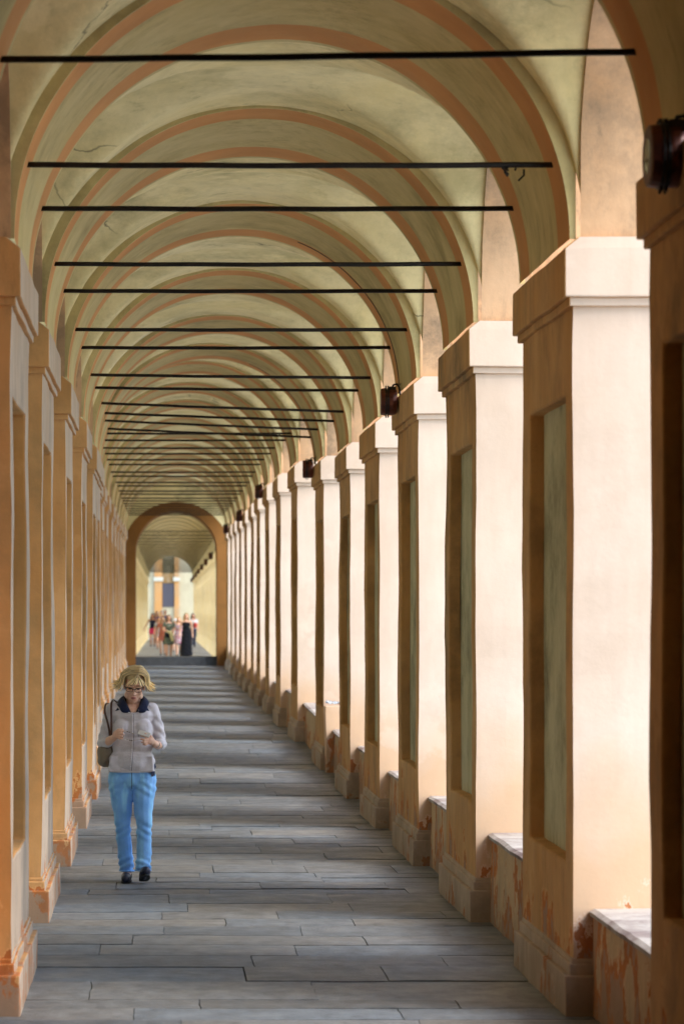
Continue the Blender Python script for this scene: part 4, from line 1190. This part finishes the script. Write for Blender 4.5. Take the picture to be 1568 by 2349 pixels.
# --- the people beyond the step
def bg_person(label, x, d, h, skin, hair, hair_len, top, bottom, style, pose=0.0, arm=0.0, hat=None, seed=0):
    k = h / 1.65
    b = MB()
    ell(b, (0, -.01, 1.535), (.072, .090, .108)); ell(b, (0, -.085, 1.52), (.014, .02, .02)); limb(b, [(0, .01, 1.46, .052), (0, .015, 1.36, .058)])
    ell(b, (0, 0, 1.29), (.165, .095, .10)); ell(b, (0, 0, 1.08), (.135, .09, .17)); ell(b, (0, .01, .88), (.165, .11, .13))
    st_ = 0.10 * pose
    limb(b, [(-.09, 0, .82, .085), (-.085, -st_, .46, .058), (-.08, -st_ * .6, .28, .054), (-.08, st_ * .2, .08, .036)])
    limb(b, [(.09, 0, .82, .085), (.085, st_, .46, .058), (.08, st_ * 1.2, .28, .054), (.08, st_ * 1.5, .08, .036)])
    for sx, a in ((-1, arm), (1, 0.0)):
        ex, wx_ = .215 + .10 * a, .235 + .22 * a
        if style == 'crossed': pts = [(sx * .165, 0, 1.33, .048), (sx * .215, -.02, 1.10, .040), (sx * .06, -.15, 1.16, .034), (-sx * .05, -.15, 1.17, .03)]
        elif style == 'front': pts = [(sx * .165, 0, 1.33, .048), (sx * .22, -.01, 1.09, .040), (sx * .10, -.16, 1.02, .032), (sx * .04, -.18, 1.01, .032)]
        else: pts = [(sx * .165, 0, 1.33, .048), (sx * ex, .0, 1.09, .040), (sx * wx_, -.05, .88, .030), (sx * (wx_ + .005), -.07, .80, .034)]
        limb(b, pts)
        q = pts[-1]
        for f in range(4): limb(b, [(q[0] + sx * .0, q[1] + .02 - .016 * f, q[2] - .02, .010), (q[0] + sx * .004, q[1] + .018 - .016 * f, q[2] - .075 + .006 * abs(f - 1.5), .008)], 6)
        limb(b, [(q[0] - sx * .01, q[1] - .028, q[2], .011), (q[0] - sx * .018, q[1] - .045, q[2] - .045, .009)], 6)
    for sx, yy in ((-1, st_ * .2), (1, st_ * 1.5)):
        limb(b, [(sx * .08, yy + .03, .04, .036), (sx * .085, yy - .06, .035, .038), (sx * .09, yy - .15, .028, .026)])
    o = put('person', remesh(b, 'person', skin, .010, 3), None, (x, d, FLOOR2))
    o.scale = (k, k, k)
    o.rotation_euler = (0, 0, random.Random(seed).uniform(-.15, .15))
    tag(o, label, 'person', 'walkers beyond the step')
    rnd = random.Random(seed)
    wob_ = lambda p: .006 * noise.noise(p * 9 + Vector((seed, 0, 0))) + .004 * math.sin(p.z * 40 + p.x * 30)
    t = MB()
    ell(t, (0, 0, 1.27), (.178, .108, .095)); ell(t, (0, -.02, 1.21), (.155, .115, .08)); ell(t, (0, 0, 1.08), (.148, .104, .18)); ell(t, (0, .005, .93), (.178, .122, .11))
    if style not in ('strap',): limb(t, [(-.165, 0, 1.325, .060), (-.20, 0, 1.20, .056)]); limb(t, [(.165, 0, 1.325, .060), (.20, 0, 1.20, .056)])
    else:
        for sx in (-1, 1): limb(t, [(sx * .08, .03, 1.38, .02), (sx * .085, -.08, 1.30, .02)])
    put('top', remesh(t, 'top', top, .011, 3, disp=wob_), o)
    c = MB()
    if bottom[0] == 'shorts':
        ell(c, (0, .005, .86), (.178, .124, .10)); limb(c, [(-.09, 0, .82, .100), (-.092, -st_ * .4, .66, .098)]); limb(c, [(.09, 0, .82, .100), (.092, st_ * .4, .66, .098)])
    elif bottom[0] == 'pants':
        ell(c, (0, .005, .86), (.178, .124, .10))
        limb(c, [(-.09, 0, .82, .098), (-.086, -st_, .46, .076), (-.08, st_ * .2, .12, .066)]); limb(c, [(.09, 0, .82, .098), (.086, st_, .46, .076), (.08, st_ * 1.5, .12, .066)])
    else:
        zb = .50 if bottom[0] == 'dress' else .06
        for i in range(22):
            u = i / 21; z = .98 + (zb + .06 - .98) * u
            wd = .165 + (.055 if bottom[0] == 'dress' else .085) * u
            ell(c, (0, 0, z), (wd, .115 + .05 * u, .075))
    put('bottoms' if bottom[0] in ('shorts', 'pants') else 'skirt', remesh(c, 'bottoms', bottom[1], .011, 3, disp=lambda p: wob_(p) + .006 * math.sin(math.atan2(p.y, p.x) * 9) * max(0, .9 - p.z)), o)
    hm_ = MB(); ell(hm_, (0, .015, 1.565), (.086, .102, .098)); ell(hm_, (0, .05, 1.50), (.085, .075, .10))
    if hair_len > 0:
        for sx in (-1, 1): limb(hm_, [(sx * .07, .01, 1.55, .035), (sx * .082, .0, 1.45, .038), (sx * .085, -.03, 1.45 - hair_len, .030)])
        limb(hm_, [(0, .08, 1.50, .07), (0, .09, 1.45 - hair_len, .05)])
    hp = remesh(hm_, 'hair', hair, .009, 2, disp=lambda p: .007 * noise.noise(p * 22), cut=lambda p: p.y < -.035 and p.z < 1.595 and abs(p.x) < .062)
    put('hair', hp, o)
    for sx, yy in ((-1, st_ * .2), (1, st_ * 1.5)):
        s_ = MB(); limb(s_, [(sx * .08, yy + .04, .038, .040), (sx * .085, yy - .06, .034, .043), (sx * .09, yy - .16, .028, .030)])
        put('shoe', remesh(s_, 'shoe', M_SOLE, .011, 2), o)
    if hat:
        q = MB(); q.lathe([(1.60, .155), (1.606, .155), (1.612, .098), (1.66, .096), (1.705, .08), (1.718, .03), (1.719, .001)], (0, .01, 0), 'Z', 24); q.build('hat', hat, o, smooth=True)
    return o
M_HB = simple('brown_hair', (0.10, 0.045, 0.018), 0.5, var=0.3, vscale=30)
M_HD = simple('dark_hair', (0.012, 0.010, 0.010), 0.5)
M_HBL = simple('fair_hair', (0.36, 0.22, 0.09), 0.5, var=0.3, vscale=30)
M_HW = simple('white_hair', (0.55, 0.56, 0.58), 0.6)
cl = lambda n, c, **k: cloth_mat(n, c, **k)
M_PINK, M_TANK, M_MAXI = cl('pink_cotton', (0.62, 0.045, 0.13)), cl('navy_top', (0.012, 0.014, 0.040)), cl('black_jersey', (0.006, 0.007, 0.012))
M_GREEN = cl('green_print', (0.12, 0.16, 0.12), spots=((0.04, 0.055, 0.05), (0.30, 0.32, 0.28)), sscale=16)
M_FLORAL = cl('floral_print', (0.55, 0.50, 0.52), spots=((0.50, 0.10, 0.18), (0.16, 0.12, 0.26)), sscale=20)
M_WHITE, M_CORAL, M_PURPLE = cl('white_cotton', (0.62, 0.62, 0.64)), cl('coral_cotton', (0.60, 0.20, 0.14)), cl('purple_cotton', (0.22, 0.03, 0.18))
M_BLUE, M_JEAN, M_GREYT = cl('blue_shirt', (0.04, 0.075, 0.24)), cl('dark_jeans', (0.015, 0.022, 0.05)), cl('grey_cotton', (0.34, 0.33, 0.34))
bg_person('woman with a navy tank top and bright pink shorts, one arm held out', -.39, 151, 1.64, M_SKIN2, M_HB, .12, M_TANK, ('shorts', M_PINK), 'strap', .5, .8, seed=1)
wb = bg_person('long-haired woman in a knee-length grey green patterned dress', .31, 112, 1.58, M_SKIN, M_HB, .22, M_GREEN, ('dress', M_GREEN), 'front', .4, seed=2)
bg_person('person in a coral top half hidden behind the green dress', .09, 119, 1.52, M_SKIN, M_HBL, .10, M_CORAL, ('shorts', M_CORAL), 'plain', .8, seed=3)
bg_person('fair girl in a white top and pink floral skirt', .70, 116, 1.50, M_SKIN, M_HBL, .10, M_FLORAL, ('dress', M_FLORAL), 'plain', .5, seed=4)
bg_person('blonde woman in a long black maxi dress with folded arms', .94, 111.5, 1.64, M_SKIN, M_HBL, .16, M_MAXI, ('maxi', M_MAXI), 'strap', .2, seed=5)
wf_ = bg_person('dark-haired person in a white top and dark trousers close to the bright wall', 1.58, 148, 1.64, M_SKIN2, M_HD, .14, M_WHITE, ('pants', M_JEAN), 'plain', .8, seed=6)
bg_person('person in a purple top far behind the pink shorts', -.20, 166, 1.76, M_SKIN, M_HBL, .06, M_PURPLE, ('pants', M_JEAN), 'plain', .5, seed=7)
bg_person('white-haired man in a blue shirt among the farthest walkers', .06, 165, 1.80, M_SKIN, M_HW, 0, M_BLUE, ('pants', M_JEAN), 'plain', .6, seed=8)
bg_person('dark-haired tall man in a blue shirt, farthest of the walkers', .27, 176, 1.84, M_SKIN2, M_HD, 0, M_BLUE, ('pants', M_GREYT), 'plain', .6, seed=9)
bg_person('small person in a white sun hat between two women', .62, 130, 1.36, M_SKIN, M_HB, .05, M_WHITE, ('shorts', M_GREYT), 'plain', .4, hat=M_WHITE, seed=10)
bg_person('person in pale grey clothes walking behind the pink shorts', -.07, 140, 1.46, M_SKIN2, M_HB, .05, M_GREYT, ('shorts', M_GREYT), 'plain', .9, seed=11)
# the pale jacket and dark handbag the woman in the patterned dress carries, the red bag by the wall
jk = MB(); limb(jk, spline([(-.02, -.20, 1.00, .05), (.06, -.22, .96, .07), (.11, -.22, .84, .075), (.14, -.21, .68, .06)], 3))
jo = put('jacket', remesh(jk, 'jacket', cl('pale_yellow_cotton', (0.60, 0.54, 0.30)), .011, 2), None, (wb.location.x, wb.location.y, FLOOR2)); jo.scale = wb.scale
tag(jo, 'pale yellow jacket hanging over the arm of the green-dress woman', 'jacket')
hb = MB(); ell(hb, (-.06, -.21, .86), (.11, .06, .09)); hb.frustum((-.15, .03, -.26, -.16), (-.13, .01, -.25, -.17), .80, .92, .05)
ho = put('handbag', remesh(hb, 'handbag', M_MAXI, .011, 3), None, (wb.location.x, wb.location.y, FLOOR2)); ho.scale = wb.scale
tag(ho, 'dark handbag held in front of the green-dress woman', 'handbag')
rb_ = MB(); ell(rb_, (.10, -.16, 1.06), (.085, .06, .16)); rb_.tube([(.10, -.13, 1.18), (.04, -.10, 1.30), (-.08, -.04, 1.38)], .012, 6)
ro = put('shoulder_bag', remesh(rb_, 'red_bag', cl('red_canvas', (0.40, 0.035, 0.03)), .010, 2), None, (wf_.location.x, wf_.location.y, FLOOR2)); ro.scale = wf_.scale
tag(ro, 'red bag worn by the walker close to the bright wall', 'bag')

# ------------------------------------------------------------------ masonry ledge with a crumpled newspaper
y6 = yn(6) - 0.42; z6 = floor_near(y6)
lm = MB(); lm.box(XR + 0.0 + dxn(6), XR + THICK - .12 + dxn(6), y6, yn(6) - 0.06, z6 - .1, z6 + .86, .12)
lo = lm.build('ledge', M_JAMB, None, bevel=.012, wob=.012, wscale=2)
tag(lo, 'peach masonry ledge against the seventh pier, newspaper on its top', 'ledge')
nw = MB(); rr = random.Random(3)
def crump(u, v):
    x, y = .30 * u, .26 * v
    return Vector((XR + dxn(6) + .01 + x, y6 + .04 + y, z6 + .880 + .05 * abs(noise.noise(Vector((x * 16, y * 16, 2.0)))) + .035 * abs(noise.noise(Vector((x * 34, y * 34, 7.0)))) + .05 * max(0, .22 - u)))
nw.grid(crump, 26, 22, weld=False)
no = nw.build('newspaper', cl('newsprint', (0.40, 0.42, 0.44), spots=((0.05, 0.07, 0.10), (0.45, 0.47, 0.50)), sscale=26), None)
tag(no, 'crumpled grey newspaper lying on the masonry ledge', 'newspaper')
sd = no.modifiers.new('t', 'SOLIDIFY'); sd.thickness = .002
